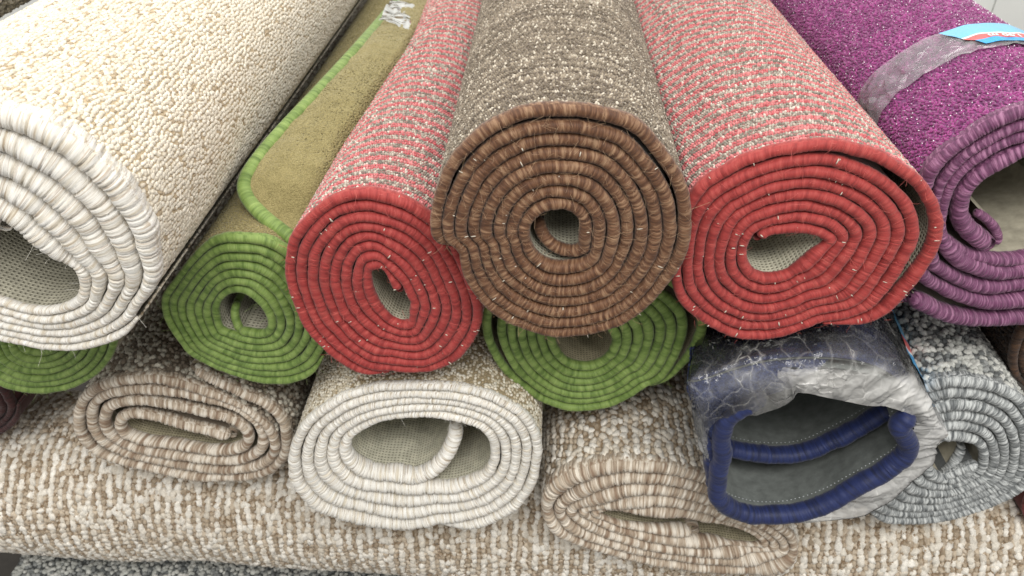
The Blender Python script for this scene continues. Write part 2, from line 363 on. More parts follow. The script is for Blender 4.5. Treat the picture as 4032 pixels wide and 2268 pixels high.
def pile_mesh(name, sf, spec, mat, parent, L, base, y_start=.004, u0=0, u1=None, full=None):
    """pile part: the sheet's outer face plus its yarn loops"""
    if full is None: full = sf
    m = 14; U = full.u[::3]; Y = np.linspace(.0, L, m)
    UU, YY = np.meshgrid(U, Y, indexing='ij'); p, n, T = full.ev(UU.ravel(), YY.ravel())
    V = [p]; G4 = gridfaces(len(U), m); C = [np.broadcast_to(np.array(base), p.shape)]
    G3 = []
    if spec:
        for sp in (spec if isinstance(spec, list) else [spec]):
            v, f, c = loops(sf, sp, y_start, L, u0, u1); G3.append(f+sum(map(len, V))); V.append(v); C.append(c)
    uv = np.zeros((sum(map(len, V)), 2)); uv[:len(p), 0] = UU.ravel(); uv[:len(p), 1] = YY.ravel()
    return mk(name, np.vstack(V), [G4]+G3, mat, parent, uv=uv, col=np.vstack(C))
def sheet(name, P, t, n_side, d, L, mat, parent, step=.0025, m=6, label=None, wrinkle=0.):
    Q, s, (tt,) = resample(P, step, (np.broadcast_to(t, len(P)).astype(float),)); T = frame(Q); N = np.stack([-T[:, 1], T[:, 0]], 1)*n_side
    Y = np.linspace(0, L, m); V = np.empty((len(Q), m, 3)); V[:] = Q[:, None]+np.array(d)*Y[None, :, None]
    off = tt[:, None]+(wrinkle*noise2(s[:, None]/.03, Y[None]/.05, 5) if wrinkle else 0)*np.ones((1, m))
    V[:, :, 0] += N[:, None, 0]*off; V[:, :, 2] += N[:, None, 1]*off
    uv = np.stack(np.broadcast_arrays(s[:, None], Y[None]), -1)
    return mk(name, V.reshape(-1, 3), [gridfaces(len(Q), m)], mat, parent, uv=uv.reshape(-1, 2), label=label)

def clump_rand(u, y, su, sy, seed): return noise2(u/su+11, y/sy+5, seed)
def mixc(a, b, t): return np.array(a)[None]*(1-t[:, None])+np.array(b)[None]*t[:, None]

class Flat:
    def __init__(s, V): s.V = V; s.L = 1.; s.d = np.array([0, 1., 0])
    def ev(s, u, y, h=0.):
        n, m = s.V.shape[:2]; a_ = np.clip(u, 0, .999)*(n-1); b_ = np.clip(y, 0, .999)*(m-1); i = a_.astype(int); j = b_.astype(int); fa = (a_-i)[:, None]; fb = (b_-j)[:, None]
        g = lambda i_, j_: s.V[np.minimum(i_, n-1), np.minimum(j_, m-1)]
        p = (g(i, j)*(1-fa)+g(i+1, j)*fa)*(1-fb)+(g(i, j+1)*(1-fa)+g(i+1, j+1)*fa)*fb
        N = np.cross(g(i+1, j)-g(i, j), g(i, j+1)-g(i, j)); N /= np.maximum(np.linalg.norm(N, axis=1), 1e-9)[:, None]; N *= np.sign(N[:, 2:3]+1e-9)
        return p+N*h, N, np.broadcast_to(np.array([1., 0, 0]), p.shape)

ROLLS = {}
def fibres(P, a, parent, n, mat, ln=.009, r=.00009):
    q = np.random.default_rng(n); s = arclen(P); t = q.uniform(0, s[-1], n); k = 7
    p = np.stack([np.interp(t, s, P[:, i]) for i in range(3)], 1); aa = np.interp(t, s, a)
    p[:, 0] += q.uniform(-.9, .9, n)*aa; p[:, 2] += q.uniform(-.9, .9, n)*aa; p[:, 1] -= aa*1.15
    D = q.normal(0, 1, (n, 3)); D[:, 1] = -np.abs(D[:, 1])*.6; D /= np.linalg.norm(D, axis=1)[:, None]; D2 = q.normal(0, 1, (n, 3)); L_ = q.uniform(.3, 1, n)*ln
    tt = np.linspace(0, 1, k); C = p[:, None]+D[:, None]*(tt[None]*L_[:, None])[..., None]+D2[:, None]*(tt[None]**2*L_[:, None]*.45)[..., None]
    U = np.cross(D, D2); U /= np.linalg.norm(U, axis=1)[:, None]; W = np.cross(U, D)
    ph = np.array([0, 2*PI/3, 4*PI/3]); V = C[:, :, None]+r*(U[:, None, None]*np.cos(ph)[:, None]+W[:, None, None]*np.sin(ph)[:, None])
    F = (gridfaces(k, 3, True)[None]+(np.arange(n)*k*3)[:, None, None]).reshape(-1, 4)
    mk('loose_fibres', V.reshape(-1, 3), [F], mat, parent)['kind'] = 'stuff'
def stray(P, a, parent, n, mat):
    q = np.random.default_rng(n+5); s = arclen(P); t = q.uniform(0, s[-1], n); T = frame(P)
    p = np.stack([np.interp(t, s, P[:, i]) for i in range(3)], 1); aa = np.interp(t, s, a); Tx = np.stack([np.interp(t, s, T[:, 0]), 0*t, np.interp(t, s, T[:, 1])], 1)
    N = np.stack([-Tx[:, 2], 0*t, Tx[:, 0]], 1); o = q.uniform(-.8, .8, n); p += N*(o*aa)[:, None]; p[:, 1] -= aa*1.22*np.sqrt(1-o*o)
    B, F = ICO[1]; l = q.uniform(.25, .7, n)*aa; w_ = q.uniform(.0003, .0006, n)
    V = p[:, None]+N[:, None]*(B[None, :, :1]*l[:, None, None])+Tx[:, None]*(B[None, :, 1:2]*w_[:, None, None])+np.array([0, 1., 0])*(B[None, :, 2:]*.0004)
    mk('stray_yarn', V.reshape(-1, 3), [(F[None]+(np.arange(n)*12)[:, None, None]).reshape(-1, 3)], mat, parent)['kind'] = 'stuff'
def roll(key, name, label, cat, group, P, a, n_out, y0, bmat, pile, pilemat, base, back, L=.75, vp=None, first=1.0, thick=.62, ends=True, hairs=None, flecks=None, bk=None, u0=0., seed=1, back_thick=.55):
    """P ordered outer end -> inner end; n_out=+1 if left normal of the path points outward"""
    d = np.array([0, 1., 0])
    if vp is not None:
        r = ray(*vp); d = r/r[1]
    s = arclen(P); zmin = P[:, 2].min(); xm = .5*(P[:, 0].min()+P[:, 0].max())
    e = thing(name, label, cat, (xm, y0, zmin-np.max(a)), group)
    binding(P, a, n_out, 'edge_binding', bmat, e, seed=seed*31, **(bk or {}))
    # outermost turn carries the visible pile
    cut = min(len(P)-1, max(4, int(first))) if first > 1 else int(len(P)*first)
    Po, ao = P[:cut], a[:cut]
    sf = Surf(Po, n_out, ao*thick, d, y0)
    full = Surf(P, n_out, a*thick, d, y0)
    pile_mesh('pile', sf, pile, pilemat, e, L, base, full=full, u0=u0)
    sheet('backing', P, a*back_thick, -n_out, d, L, back, e, m=10)
    ROLLS[key] = (e, P, a, sf, d)
    if hairs: fibres(P, a, e, *hairs)
    if flecks: stray(P, a, e, *flecks)
    for q, (pt, aa) in enumerate(((P[0], a[0]), (P[-1], a[-1]))):
        if q == 0 and not ends: continue
        straight_binding(pt+d*.001, pt+d*(L-.001), aa*.93, 'end_binding', bmat, e, seed=seed+q, pitch=(bk or {}).get('pitch', .003), depth=(bk or {}).get('depth', .2))
    return e
def one_turn(kend, P): return int(1400*1.0)

# ------------------------------------------------------------------ colour recipes (linear)
def c_brown(u, y, iu, iy, r1, r2):
    rowt = noise2(iy*.77+3, 0*u+.4, 8)*.9+.3*clump_rand(u, y, .012, .01, 2)
    c = mixc((.10, .076, .052), (.36, .30, .225), np.clip(.42+.5*rowt+.75*(r1-.5), 0, 1))
    w = r2 > .88-.12*rowt; c[w] = mixc((.42, .36, .28), (.66, .60, .50), r1)[w]; sz = np.where(w, 1.0, 1.)
    return c, sz
def stripe(y, f, ph, u): return np.sin(2*PI*(y/f+.14*noise2(u/.03, y/.05, 21))+ph)
def c_red(u, y, iu, iy, r1, r2):
    st = np.sin(2*PI*(iy+.5)/4+.8*noise2(iy*.11+.2, u*7, 22)+.45*noise2(u/.02+.2, y/.03, 9))+.35*(r1-.5)
    red = st > .12
    c = np.where(red[:, None], mixc((.44, .085, .095), (.64, .25, .245), r2), mixc((.18, .158, .13), (.48, .43, .36), np.clip(r2*1.4-.2, 0, 1)))
    w = (r1*7 % 1) > .95; c[w] = (.62, .55, .48)
    return c, np.where(red, 1.05, 1.)
def c_white(u, y, iu, iy, r1, r2):
    c = mixc((.52, .45, .34), (.74, .69, .59), np.clip(.6+.7*(r1-.4), 0, 1)); w = r2 < .07; c[w] = (.40, .32, .22)
    return c, np.where(w, .8, 1.05)
def c_cream(u, y, iu, iy, r1, r2):
    c = mixc((.50, .42, .29), (.80, .76, .66), np.clip(.45+.9*(r1-.4), 0, 1)); w = r2 < .25; c[w] = (.33, .26, .16)
    return c, np.where(w, .85, 1.05)
def c_beige(u, y, iu, iy, r1, r2, key='y'):
    k = iy if key == 'y' else iu
    wh = (k % 2 == 0) ^ (r2 < .11)
    c = np.where(wh[:, None], mixc((.64, .58, .49), (.82, .78, .71), r1), mixc((.32, .25, .175), (.58, .49, .38), r1))
    return c, np.where(wh, 1.25, .9)
def c_beige_u(*a): return c_beige(*a, key='u')
def c_grey(u, y, iu, iy, r1, r2):
    c = mixc((.12, .13, .13), (.34, .35, .34), r1); w = r2 > .45; c[w] = mixc((.42, .43, .40), (.64, .64, .60), r1)[w]
    return c, np.where(w, 1.15, .95)
def c_taupe(u, y, iu, iy, r1, r2):
    c = mixc((.16, .13, .10), (.38, .32, .25), r1); w = r2 > .62; c[w] = mixc((.45, .42, .35), (.64, .60, .51), r1)[w]
    return c, np.where(w, 1.15, .9)
def c_purple(u, y, iu, iy, r1, r2):
    t = np.clip(.5+.55*clump_rand(u, y, .006, .006, 14)+.5*(r1-.5), 0, 1)
    return mixc((.155, .014, .108), (.32, .046, .215), t), .9+.3*r2
def c_spark(u, y, iu, iy, r1, r2):
    return mixc((.75, .6, .75), (1, .95, 1), r1), .7+.8*r2
def c_olive(u, y, iu, iy, r1, r2):
    t = np.clip(.5+.16*clump_rand(u, y, .007, .007, 15)+.8*(r1-.5), 0, 1)
    return mixc((.185, .155, .062), (.31, .262, .118), t), np.ones(len(u))
def c_dark(u, y, iu, iy, r1, r2):
    return mixc((.015, .010, .008), (.07, .045, .03), r1), np.ones(len(u))

SP = {
 'brown': dict(du=.0018, dy=.0034, su=.00105, sy=.0013, sh=.0015, col=c_brown, angj=.4, jit=.12, warp=.22, tilt=.25),
 'red':   dict(du=.0019, dy=.0040, su=.00115, sy=.0015, sh=.0017, col=c_red, angj=.4, jit=.10, warp=.12, tilt=.25),
 'white': dict(du=.0034, dy=.0041, su=.0017, sy=.0027, sh=.0011, col=c_white, angj=.32, jit=.15, rows='y', sub=2, rough=.10),
 'cream': dict(du=.0031, dy=.0038, su=.0016, sy=.0023, sh=.0016, col=c_cream, angj=.6, jit=.16, rows='y'),
 'beige': dict(du=.0056, dy=.0076, su=.0029, sy=.0041, sh=.0026, col=c_beige_u, angj=.4, jit=.12, rows='y', sub=2, rough=.16, stagger=.5),
 'grey':  dict(du=.0050, dy=.0062, su=.0027, sy=.0032, sh=.0029, col=c_grey, angj=.9, jit=.2, sub=2, rough=.15),
 'taupe': dict(du=.0046, dy=.0062, su=.0024, sy=.0031, sh=.0028, col=c_taupe, angj=.6, jit=.2, sub=2, rough=.15),
 'purple': dict(du=.0020, dy=.0029, su=.0012, sy=.0015, sh=.0019, col=c_purple, angj=1.2, tilt=.5, jit=.35),
 'olive': dict(du=.0016, dy=.0022, su=.00085, sy=.0011, sh=.0009, col=c_olive, angj=1.2, tilt=.5, jit=.3),
 'dark':  dict(du=.0045, dy=.005, su=.0023, sy=.0025, sh=.0020, col=c_dark),
}
SPARK = dict(du=.0078, dy=.0105, su=.00025, sy=.00042, sh=.0005, col=c_spark, jit=.6, lift=.0020, angj=1.5)

M_PILE = pile_mat('yarn'); M_PILE_FINE = pile_mat('fine_yarn', scale=1500., sheen=.2); M_SHAG = pile_mat('shag_yarn', scale=1200., sheen=.35, spec=.35, rough=.7)
M_SPARK = plain_mat('lurex', (.9, .85, .9), .15)
B_BROWN = binding_mat('brown_thread', (.078, .030, .012), (.145, .064, .029), (.29, .17, .095), streak=.6, freq=9, rough=.55, bump=.7)
B_RED = binding_mat('red_thread', (.25, .023, .021), (.345, .038, .034), (.46, .085, .07), streak=.35, freq=6, rough=.6, bump=.7)
B_GREEN = binding_mat('green_thread', (.10, .165, .030), (.175, .26, .06), (.26, .355, .10), streak=.35, freq=5, rough=.55)
B_PURPLE = binding_mat('mauve_thread', (.10, .028, .075), (.17, .052, .125), (.34, .15, .26), streak=.8, freq=8, rough=.5, bump=.8)
B_WHITE = binding_mat('ivory_thread', (.58, .52, .42), (.74, .71, .65), (.82, .80, .76), streak=.5, freq=6, line=(.30, .20, .11), line_amt=.55, bump=.8)
B_CREAM = binding_mat('cream_thread', (.68, .62, .51), (.82, .79, .73), (.88, .87, .83), streak=.5, freq=7, line=(.24, .16, .085), line_amt=.75, bump=.8)
B_TAN = binding_mat('tan_thread', (.27, .185, .125), (.52, .43, .33), (.78, .71, .61), streak=1.0, freq=5.5, line=(.14, .08, .045), line_amt=.6, bump=.8)
B_GREY = binding_mat('grey_thread', (.11, .12, .125), (.34, .355, .355), (.64, .66, .65), streak=1., freq=9, line=(.05, .055, .06), line_amt=.7, bump=.8)
B_BLUE = binding_mat('blue_thread', (.009, .014, .052), (.013, .022, .090), (.020, .034, .13), streak=.3, freq=6, rough=.5)
B_DARK = binding_mat('dark_brown_thread', (.03, .014, .008), (.06, .03, .016), (.12, .06, .03))
B_OXD = binding_mat('maroon_thread', (.02, .004, .004), (.035, .007, .006), (.05, .01, .01))
B_OXBLOOD = binding_mat('dark_red_thread', (.10, .012, .012), (.16, .02, .02), (.2, .03, .03))
K_BEIGE = backing_mat('beige_scrim', (.42, .39, .30), (.18, .16, .12), pitch=.0034, bump=1.)
K_WHITE = backing_mat('pale_scrim', (.54, .52, .41), (.16, .15, .11), pitch=.0036, bump=1.)
K_DIRTY = backing_mat('grey_scrim', (.40, .38, .30), (.16, .15, .12), pitch=.0038, bump=1.)
K_OLIVE = backing_mat('olive_scrim', (.38, .34, .23), (.16, .14, .09), pitch=.0032)
K_PLAIN = backing_mat('smooth_backing', (.40, .37, .29), (0, 0, 0), plain=True, bump=.15)
K_BLUE = backing_mat('latex_backing', (.18, .195, .185), (0, 0, 0), plain=True, bump=.5, rough=.45)
F_SHEET = film_mat('clear_film', .3, .035, .42, nscale=17., tint=(.93, .92, .89), stretch=(1.5, .6, 1.5), bumpd=.002, thin=.020, attr=.74)
F_LIP = film_mat('milky_film', .3, .30, .8, nscale=15., tint=(.93, .92, .89), bumpd=.0025, thin=.02)
F_TAPE = film_mat('clear_tape', .25, .17, .55, nscale=5.5, tint=(.97, .95, .98), bumpd=.012, thin=.014)

H_BROWN = plain_mat('brown_fibre', (.42, .28, .17), .6); H_RED = plain_mat('red_fibre', (.62, .14, .12), .6); H_WHITE = plain_mat('white_fibre', (.84, .81, .74), .6)
H_GREEN = plain_mat('green_fibre', (.26, .36, .12), .6); H_TAN = plain_mat('tan_fibre', (.60, .50, .40), .6); FLECK = plain_mat('grey_fleck', (.58, .53, .44), .8)
BK_BROWN = dict(pitch=.0034, depth=.10, width=.00035, slant=.0014)
BK_RED = dict(pitch=.0036, depth=.11, width=.0003, slant=.0014)
BK_GREEN = dict(pitch=.0040, depth=.09, width=.0003, slant=.0010)
BK_WHITE = dict(pitch=.0046, depth=.21, width=.0006, slant=.0022)
BK_CREAM = dict(pitch=.0054, depth=.22, width=.0007, slant=.0016)
BK_TAN = dict(pitch=.0050, depth=.22, width=.0007, slant=.0016)
BK_GREY = dict(pitch=.0042, depth=.2, width=.0006, slant=.0012)

# ================================================================== THE RUGS
# ---- brown roll, top centre
R = Z('D', [(190,455),(80,420)], 'C', [(35,1290),(30,1150),(60,960),(130,750),(230,560),(370,390),(520,260),(700,160),(900,80),(1150,45),(1400,50),(1650,82),(1850,130),(2050,240),(2200,400),(2350,605),(2450,780),(2500,950),(2515,1150)],
      'D', [(2500,380),(2450,560),(2380,680),(2230,870),(2050,1060),(1850,1190),(1600,1270),(1350,1305),(1100,1290),(820,1200),(650,1100),(520,1010),(400,900),(300,760),(240,620),(210,500)])
H = Z('D', [(1500,500),(1380,560),(1200,570),(1080,510),(1010,420),(990,300),(1010,210),(1080,120),(1180,75),(1280,65),(1400,95),(1480,180),(1500,280),(1505,400)])
P, a = spiral_path(R, H, Z('D', [(1250, 330)])[0], .50, -1, 7.55, gap=[(0,0),(.12,.1),(.25,.22),(.38,.2),(.5,.06),(.6,0),(1,0)],
                   tail=(Z('D', [(1500,470),(1400,500),(1280,485),(1170,420),(1095,310),(1060,190)]), [.002,.004,.008,.012,.016,.02]), taper=.008)
roll('brown', 'rolled_rug', 'rolled rug with brown bound edge and taupe pile, topmost in the centre of the pile', 'rolled rug', 'rolled rugs stacked in the pile',
     P, a, 1, .50, B_BROWN, SP['brown'], M_PILE_FINE, (.12, .09, .07), K_DIRTY, first=1400, hairs=(700, H_BROWN), flecks=(34, FLECK), bk=BK_BROWN, seed=2, L=.85)

# ---- red roll, left of the brown one
R = Z('B', [(1330,1390),(1100,1390),(860,1280),(640,1140),(500,1000),(350,850),(230,640),(150,430),(90,250),(68,80)],
      'A', [(75,950),(100,790),(170,620),(300,460),(430,335),(600,220),(820,145),(1080,120),(1300,150),(1550,220),(1750,335),(1930,480),(2120,720),(2260,1000),(2360,1240)],
      'B', [(2425,420),(2440,560),(2435,720),(2400,850),(2320,990),(2180,1160),(2000,1270),(1800,1340),(1500,1340),(1380,1320)])
H = Z('B', [(1530,450),(1540,560),(1550,660),(1520,690),(1430,690),(1330,640),(1240,530),(1160,400),(1115,280),(1095,150),(1120,80),(1180,60),(1250,85),(1310,160),(1390,280),(1460,370)])
P, a = spiral_path(R, H, Z('B', [(1330, 370)])[0], .527, -1, 7.68)
roll('redl', 'rolled_rug', 'rolled rug with red bound edge and narrow slanted hole, left of the brown roll', 'rolled rug', 'rolled rugs stacked in the pile',
     P, a, 1, .527, B_RED, SP['red'], M_PILE_FINE, (.30, .13, .12), K_BEIGE, first=1400, hairs=(420, H_RED), flecks=(60, FLECK), bk=BK_RED, seed=3, vp=(2330,-1127), L=.85)

# ---- red roll, right of the brown one
R = Z('F', [(1420,1195),(1600,1185),(1800,1140),(1970,1065),(2110,930),(2255,770),(2400,560),(2490,370),(2515,200)],
      'E', [(2512,850),(2475,690),(2395,550),(2265,415),(2095,295),(1900,200),(1650,130),(1400,102),(1100,140),(850,195),(600,290),(430,400),(300,470),(190,580),(100,740),(50,900),(20,1100),(5,1250)],
      'F', [(15,780),(60,920),(150,1020),(280,1130),(420,1210),(600,1285),(800,1305),(1000,1290),(1200,1240),(1380,1170)])
H = Z('E', [(745,1190),(760,1090),(810,1010),(900,955),(1050,932),(1200,935),(1320,965),(1420,1030),(1380,1080),(1280,1150),(1180,1220),(1080,1290),(960,1330),(860,1325),(790,1280)])
P, a = spiral_path(R, H, Z('E', [(1080, 1120)])[0], .52, 1, 7.6, gap=[(0,0),(.05,.12),(.1,.35),(.17,.7),(.25,.72),(.33,.42),(.42,.15),(.52,.05),(.6,0),(1,0)])
roll('redr', 'rolled_rug', 'wide rolled rug with red bound edge, right of the brown roll', 'rolled rug', 'rolled rugs stacked in the pile',
     P, a, -1, .52, B_RED, SP['red'], M_PILE_FINE, (.30, .13, .12), K_WHITE, first=1400, hairs=(420, H_RED), flecks=(60, FLECK), bk=BK_RED, seed=4, vp=(2060,-1127), L=.85)

# ---- green roll under the brown one
R = Z('K', [(1850,1100),(1980,1080),(2100,990),(2220,840),(2320,700),(2390,520),(2410,400),(2380,250),(2200,60),(1950,-80),(1600,-200),(1200,-240),(800,-200),(450,-60),(220,150),(125,330),(120,500),(150,620),(200,720),(300,880),(450,1040),(600,1150),(750,1240),(950,1300),(1100,1315),(1300,1300),(1500,1250),(1680,1160),(1800,1070)])
H = Z('K', [(905,560),(920,680),(980,770),(1080,830),(1180,845),(1300,820),(1400,740),(1450,640),(1450,560),(1400,450),(1300,380),(1180,350),(1050,370),(950,450)])
P, a = spiral_path(R, H, Z('K', [(1180, 600)])[0], .575, 1, 7.4, gap=[(0,0),(.06,.25),(.1,.6),(.2,.8),(.4,.7),(.55,.6),(.63,.5),(.72,.15),(.8,0),(1,0)], taper=.07)
roll('greenc', 'rolled_rug', 'rolled rug with green bound edge directly below the brown roll', 'rolled rug', 'rolled rugs stacked in the pile',
     P, a, -1, .575, B_GREEN, SP['olive'], M_PILE_FINE, (.22, .18, .08), K_OLIVE, first=1400, hairs=(250, H_GREEN), bk=BK_GREEN, seed=5)

# ---- green roll left of the red one
R = Z('G', [(1440,1160),(1370,1250),(1250,1315),(1100,1350),(900,1355),(750,1325),(550,1255),(400,1180),(280,1100),(180,960),(100,820),(75,700),(90,630),(140,560),(210,460),(300,340),(410,230),(510,165),(620,140),(800,138),(950,155),(1080,225),(1200,320),(1330,480),(1430,680),(1470,860),(1440,1040)])
H = Z('G', [(600,900),(570,800),(575,720),(620,650),(700,625),(790,645),(880,710),(945,800),(965,880),(930,935),(860,945),(760,935),(670,920)])
P, a = spiral_path(R, H, Z('G', [(770, 790)])[0], .56, -1, 7.2,
                   tail=(Z('G', [(800,985),(735,940),(690,870),(672,780),(690,700)]), [.002,.006,.01,.015,.02]))
roll('greenm', 'rolled_rug', 'rolled rug with green bound edge, between the big ivory roll and the left red roll', 'rolled rug', 'rolled rugs stacked in the pile',
     P, a, 1, .56, B_GREEN, SP['olive'], M_PILE_FINE, (.22, .18, .08), K_DIRTY, first=1400, hairs=(250, H_GREEN), bk=BK_GREEN, seed=6, vp=(2230,-1127), L=1.5)

# ---- green roll under the ivory one
t = np.linspace(0, 2*PI, 25)[:-1]
c0 = np.array(Z('I', [(330, 870)])[0]); tt = -.5+t
R = np.stack([c0[0]+(640-70*t/(2*PI))/2.07*np.cos(tt), c0[1]+(485-65*t/(2*PI))/2.07*np.sin(tt)], 1)
H = np.stack([c0[0]+60*np.cos(t), c0[1]+45*np.sin(t)], 1)
P, a = spiral_path(R, H, c0, .545, -1, 7.1)
roll('greenl', 'rolled_rug', 'rolled rug with green bound edge squeezed under the big ivory roll', 'rolled rug', 'rolled rugs stacked in the pile',
     P, a, 1, .545, B_GREEN, None, M_PILE_FINE, (.22, .18, .08), K_OLIVE, first=1400, hairs=(250, H_GREEN), bk=BK_GREEN, seed=7, L=1.6)

# ---- big ivory roll, upper left
R = Z('I', [(1200,755),(1080,845),(950,905),(800,955),(600,985),(400,985),(200,945),(0,905),(-400,800),(-810,680),(-1250,400),(-1560,0),(-1620,-308),(-1458,-794),(-1200,-1050),(-900,-1150),(-486,-1190),(-200,-1130)],
      'H', [(0,85),(150,115),(290,160),(430,220),(590,310),(740,430),(850,530),(1030,700),(1155,880),(1235,1020),(1310,1190),(1360,1400)], 'I', [(1380,320),(1370,430),(1320,560),(1235,660)])
H = Z('I', [(600,350),(630,460),(600,540),(500,605),(350,635),(200,620),(0,565),(-300,450),(-600,250),(-800,0),(-760,-250),(-500,-330),(-250,-220),(0,-50),(100,30),(250,150),(400,230),(540,290)])
P, a = spiral_path(R, H, Z('I', [(20, 250)])[0], .47, -1, 5.72)
roll('ivory', 'rolled_rug', 'big rolled rug with ivory bound edge and chunky cream weave at upper left', 'rolled rug', 'rolled rugs stacked in the pile',
     P, a, 1, .47, B_WHITE, SP['white'], M_PILE, (.50, .40, .26), K_DIRTY, first=1400, hairs=(350, H_WHITE), bk=BK_WHITE, seed=8, vp=(2210,-1127), L=1.25, ends=False)

# ---- cream roll, lower centre
R = Z('L', [(1430,1410),(1600,1400),(1800,1355),(1960,1285),(2100,1185),(2180,1060),(2230,900),(2245,720),(2210,580),(2130,460),(1990,365),(1830,290),(1600,235),(1300,212),(1000,215),(800,245),(600,310),(430,410),(290,535),(210,690),(175,850),(190,980),(260,1090),(350,1180),(480,1255),(650,1300),(850,1340),(1100,1370),(1300,1350),(1400,1320)])
H = Z('L', [(665,760),(670,690),(720,625),(820,565),(950,515),(1150,490),(1350,490),(1550,520),(1700,570),(1790,660),(1810,760),(1790,860),(1710,940),(1560,990),(1400,1000),(1200,960),(1000,950),(850,925),(740,870),(690,820)])
P, a = spiral_path(R, H, Z('L', [(1230, 730)])[0], .54, 1, 4.9,
                   tail=(Z('L', [(1210,980),(1330,930),(1430,850),(1500,740),(1535,620),(1545,540)]), [.001,.004,.008,.014,.02,.026]))
roll('cream', 'rolled_rug', 'oblong rolled rug with cream bound edge, below the left red roll', 'rolled rug', 'rolled rugs stacked in the pile',
     P, a, -1, .54, B_CREAM, SP['cream'], M_PILE, (.36, .29, .18), K_WHITE, first=1400, hairs=(350, H_WHITE), bk=BK_CREAM, seed=9)

# ---- tan roll, lower right centre, flattened
R = Z('O', [(1900,880),(1700,800),(1500,730),(1370,690),(1200,640),(1000,595),(800,580),(600,580),(400,615),(250,670),(150,760),(105,860),(100,960),(130,1080),(210,1150),(350,1215),(500,1265),(700,1330),(1000,1390),(1300,1425),(1600,1440),(1850,1435),(2000,1390),(2080,1300),(2090,1180),(2020,1080),(1920,1000)])
H = Z('O', [(520,990),(700,978),(1000,1005),(1300,1055),(1450,1085),(1650,1150),(1775,1240),(1640,1225),(1450,1180),(1250,1145),(1000,1115),(800,1085),(620,1040)])
P, a = spiral_path(R, H, Z('O', [(1080, 1072)])[0], .545, 1, 4.85)
roll('tanr', 'rolled_rug', 'flattened rolled rug with tan bound edge and a slit-like hole, left of the blue rug', 'rolled rug', 'rolled rugs stacked in the pile',
     P, a, -1, .545, B_TAN, SP['beige'], M_PILE, (.30, .22, .14), K_OLIVE, first=1400, hairs=(350, H_TAN), bk=BK_TAN, seed=10)

# ---- tan roll, lower left, loosely folded
px = Z('J', [(1340,255),(1560,370),(1850,500),(2080,620),(2230,770),(2270,920),(2250,1100),(2130,1250),(1900,1335),(1550,1350),(1200,1310),(800,1230),(500,1150),(300,1050),(185,900),(160,730),(220,570),(380,430),(650,350),(950,345),(1250,410),(1600,530),(1900,690),(2080,840),(2150,1000),(2100,1150),(1930,1240),(1600,1265),(1200,1220),(850,1150),(600,1080),(400,960),(300,810),(300,650),(410,530),(620,465),(850,450),(1100,470),(1400,540),(1700,635),(1880,740),(2000,860),(2030,1000),(1950,1110),(1700,1175),(1300,1135),(900,1075),(650,1010),(470,880),(430,740),(500,620),(750,560),(1100,600),(1500,700),(1780,800),(1880,910),(1850,1010),(1650,1075),(1300,1045),(900,990),(680,930),(590,850),(590,760),(700,705),(900,725),(1200,800),(1500,875),(1700,930)])
P = at(catmull(px, 14), .585); a = auto_radius(P, .0062, .0036)
roll('tanl', 'rolled_rug', 'loosely folded rug with tan bound edge at lower left, below the green rolls', 'rolled rug', 'rolled rugs stacked in the pile',
     P, a, 1, .585, B_TAN, SP['taupe'], M_PILE, (.20, .16, .12), K_OLIVE, first=14*24, hairs=(350, H_TAN), bk=BK_TAN, seed=11, L=1.5)

# ---- grey roll, lower right
R = Z('Q', [(-60,1185),(0,1218),(150,1238),(320,1232),(500,1195),(700,1125),(860,1040),(935,930),(960,800),(940,650),(880,535),(800,465),(700,420),(560,392),(440,390),(350,402),(275,450),(225,540),(185,680),(150,840),(95,980),(30,1090)])
H = Z('Q', [(590,860),(560,800),(450,768),(395,780),(350,830),(340,900),(360,955),(450,985),(560,930)])
P, a = spiral_path(R, H, Z('Q', [(455, 872)])[0], .56, 1, 6.3,
                   tail=(Z('Q', [(360,985),(420,950),(470,890),(503,830),(510,780)]), [.002,.005,.009,.014,.02]))
roll('grey', 'rolled_rug', 'rolled rug with grey flecked bound edge, right of the blue rug', 'rolled rug', 'rolled rugs stacked in the pile',
     P, a, -1, .56, B_GREY, SP['grey'], M_PILE, (.09, .095, .095), K_PLAIN, first=1400, bk=BK_GREY, seed=12)

# ---- purple roll, upper right
px = Z('M', [(262,1185),(350,1225),(450,1262),(560,1292),(720,1300),(916,1290),(1300,1240),(1650,1000),(1790,640),(1690,300),(1430,100),(1150,62),(916,118),(800,158),(700,208),(600,268),(500,338),(430,405),(382,465),(345,570),(300,700),(270,850),(290,990),(340,1060),(410,1105),(500,1150),(610,1188),(750,1202),(916,1182),(1250,1130),(1580,920),(1700,640),(1600,360),(1380,180),(1140,150),(916,200),(820,232),(700,292),(600,352),(520,422),(465,490),(430,560),(390,700),(365,850),(380,960),(420,1015),(540,1080),(650,1112),(760,1118),(916,1098),(1200,1040),(1500,850),(1610,640),(1520,400),(1320,250),(1130,225),(916,265),(820,295),(715,345),(620,405),(545,475),(490,550),(455,640),(435,750),(445,850),(500,925),(600,990),(700,1030),(800,1040),(916,1022),(1180,950),(1420,800),(1500,600),(1440,380),(1290,270),(1120,280),(916,338),(800,395),(700,448),(625,505),(572,575),(545,650),(545,715),(590,790),(650,850),(705,890)])
P = at(catmull(px, 12), .56); a = auto_radius(P, .0078, .004)
roll('purple', 'rolled_rug', 'rolled rug with shaggy purple pile and mauve bound edge at upper right', 'rolled rug', 'rolled rugs stacked in the pile',
     P, a, -1, .56, B_PURPLE, SP['purple'], M_SHAG, (.16, .02, .13), K_PLAIN, first=12*24, bk=dict(pitch=.003, depth=.16, width=.0004, slant=.0018), seed=13, vp=(2120,-1127), L=1.0)
eP, PP, aP, sfP, dP = ROLLS['purple']
v, f, c = loops(sfP, SPARK, .005, 1.0, 0, None)
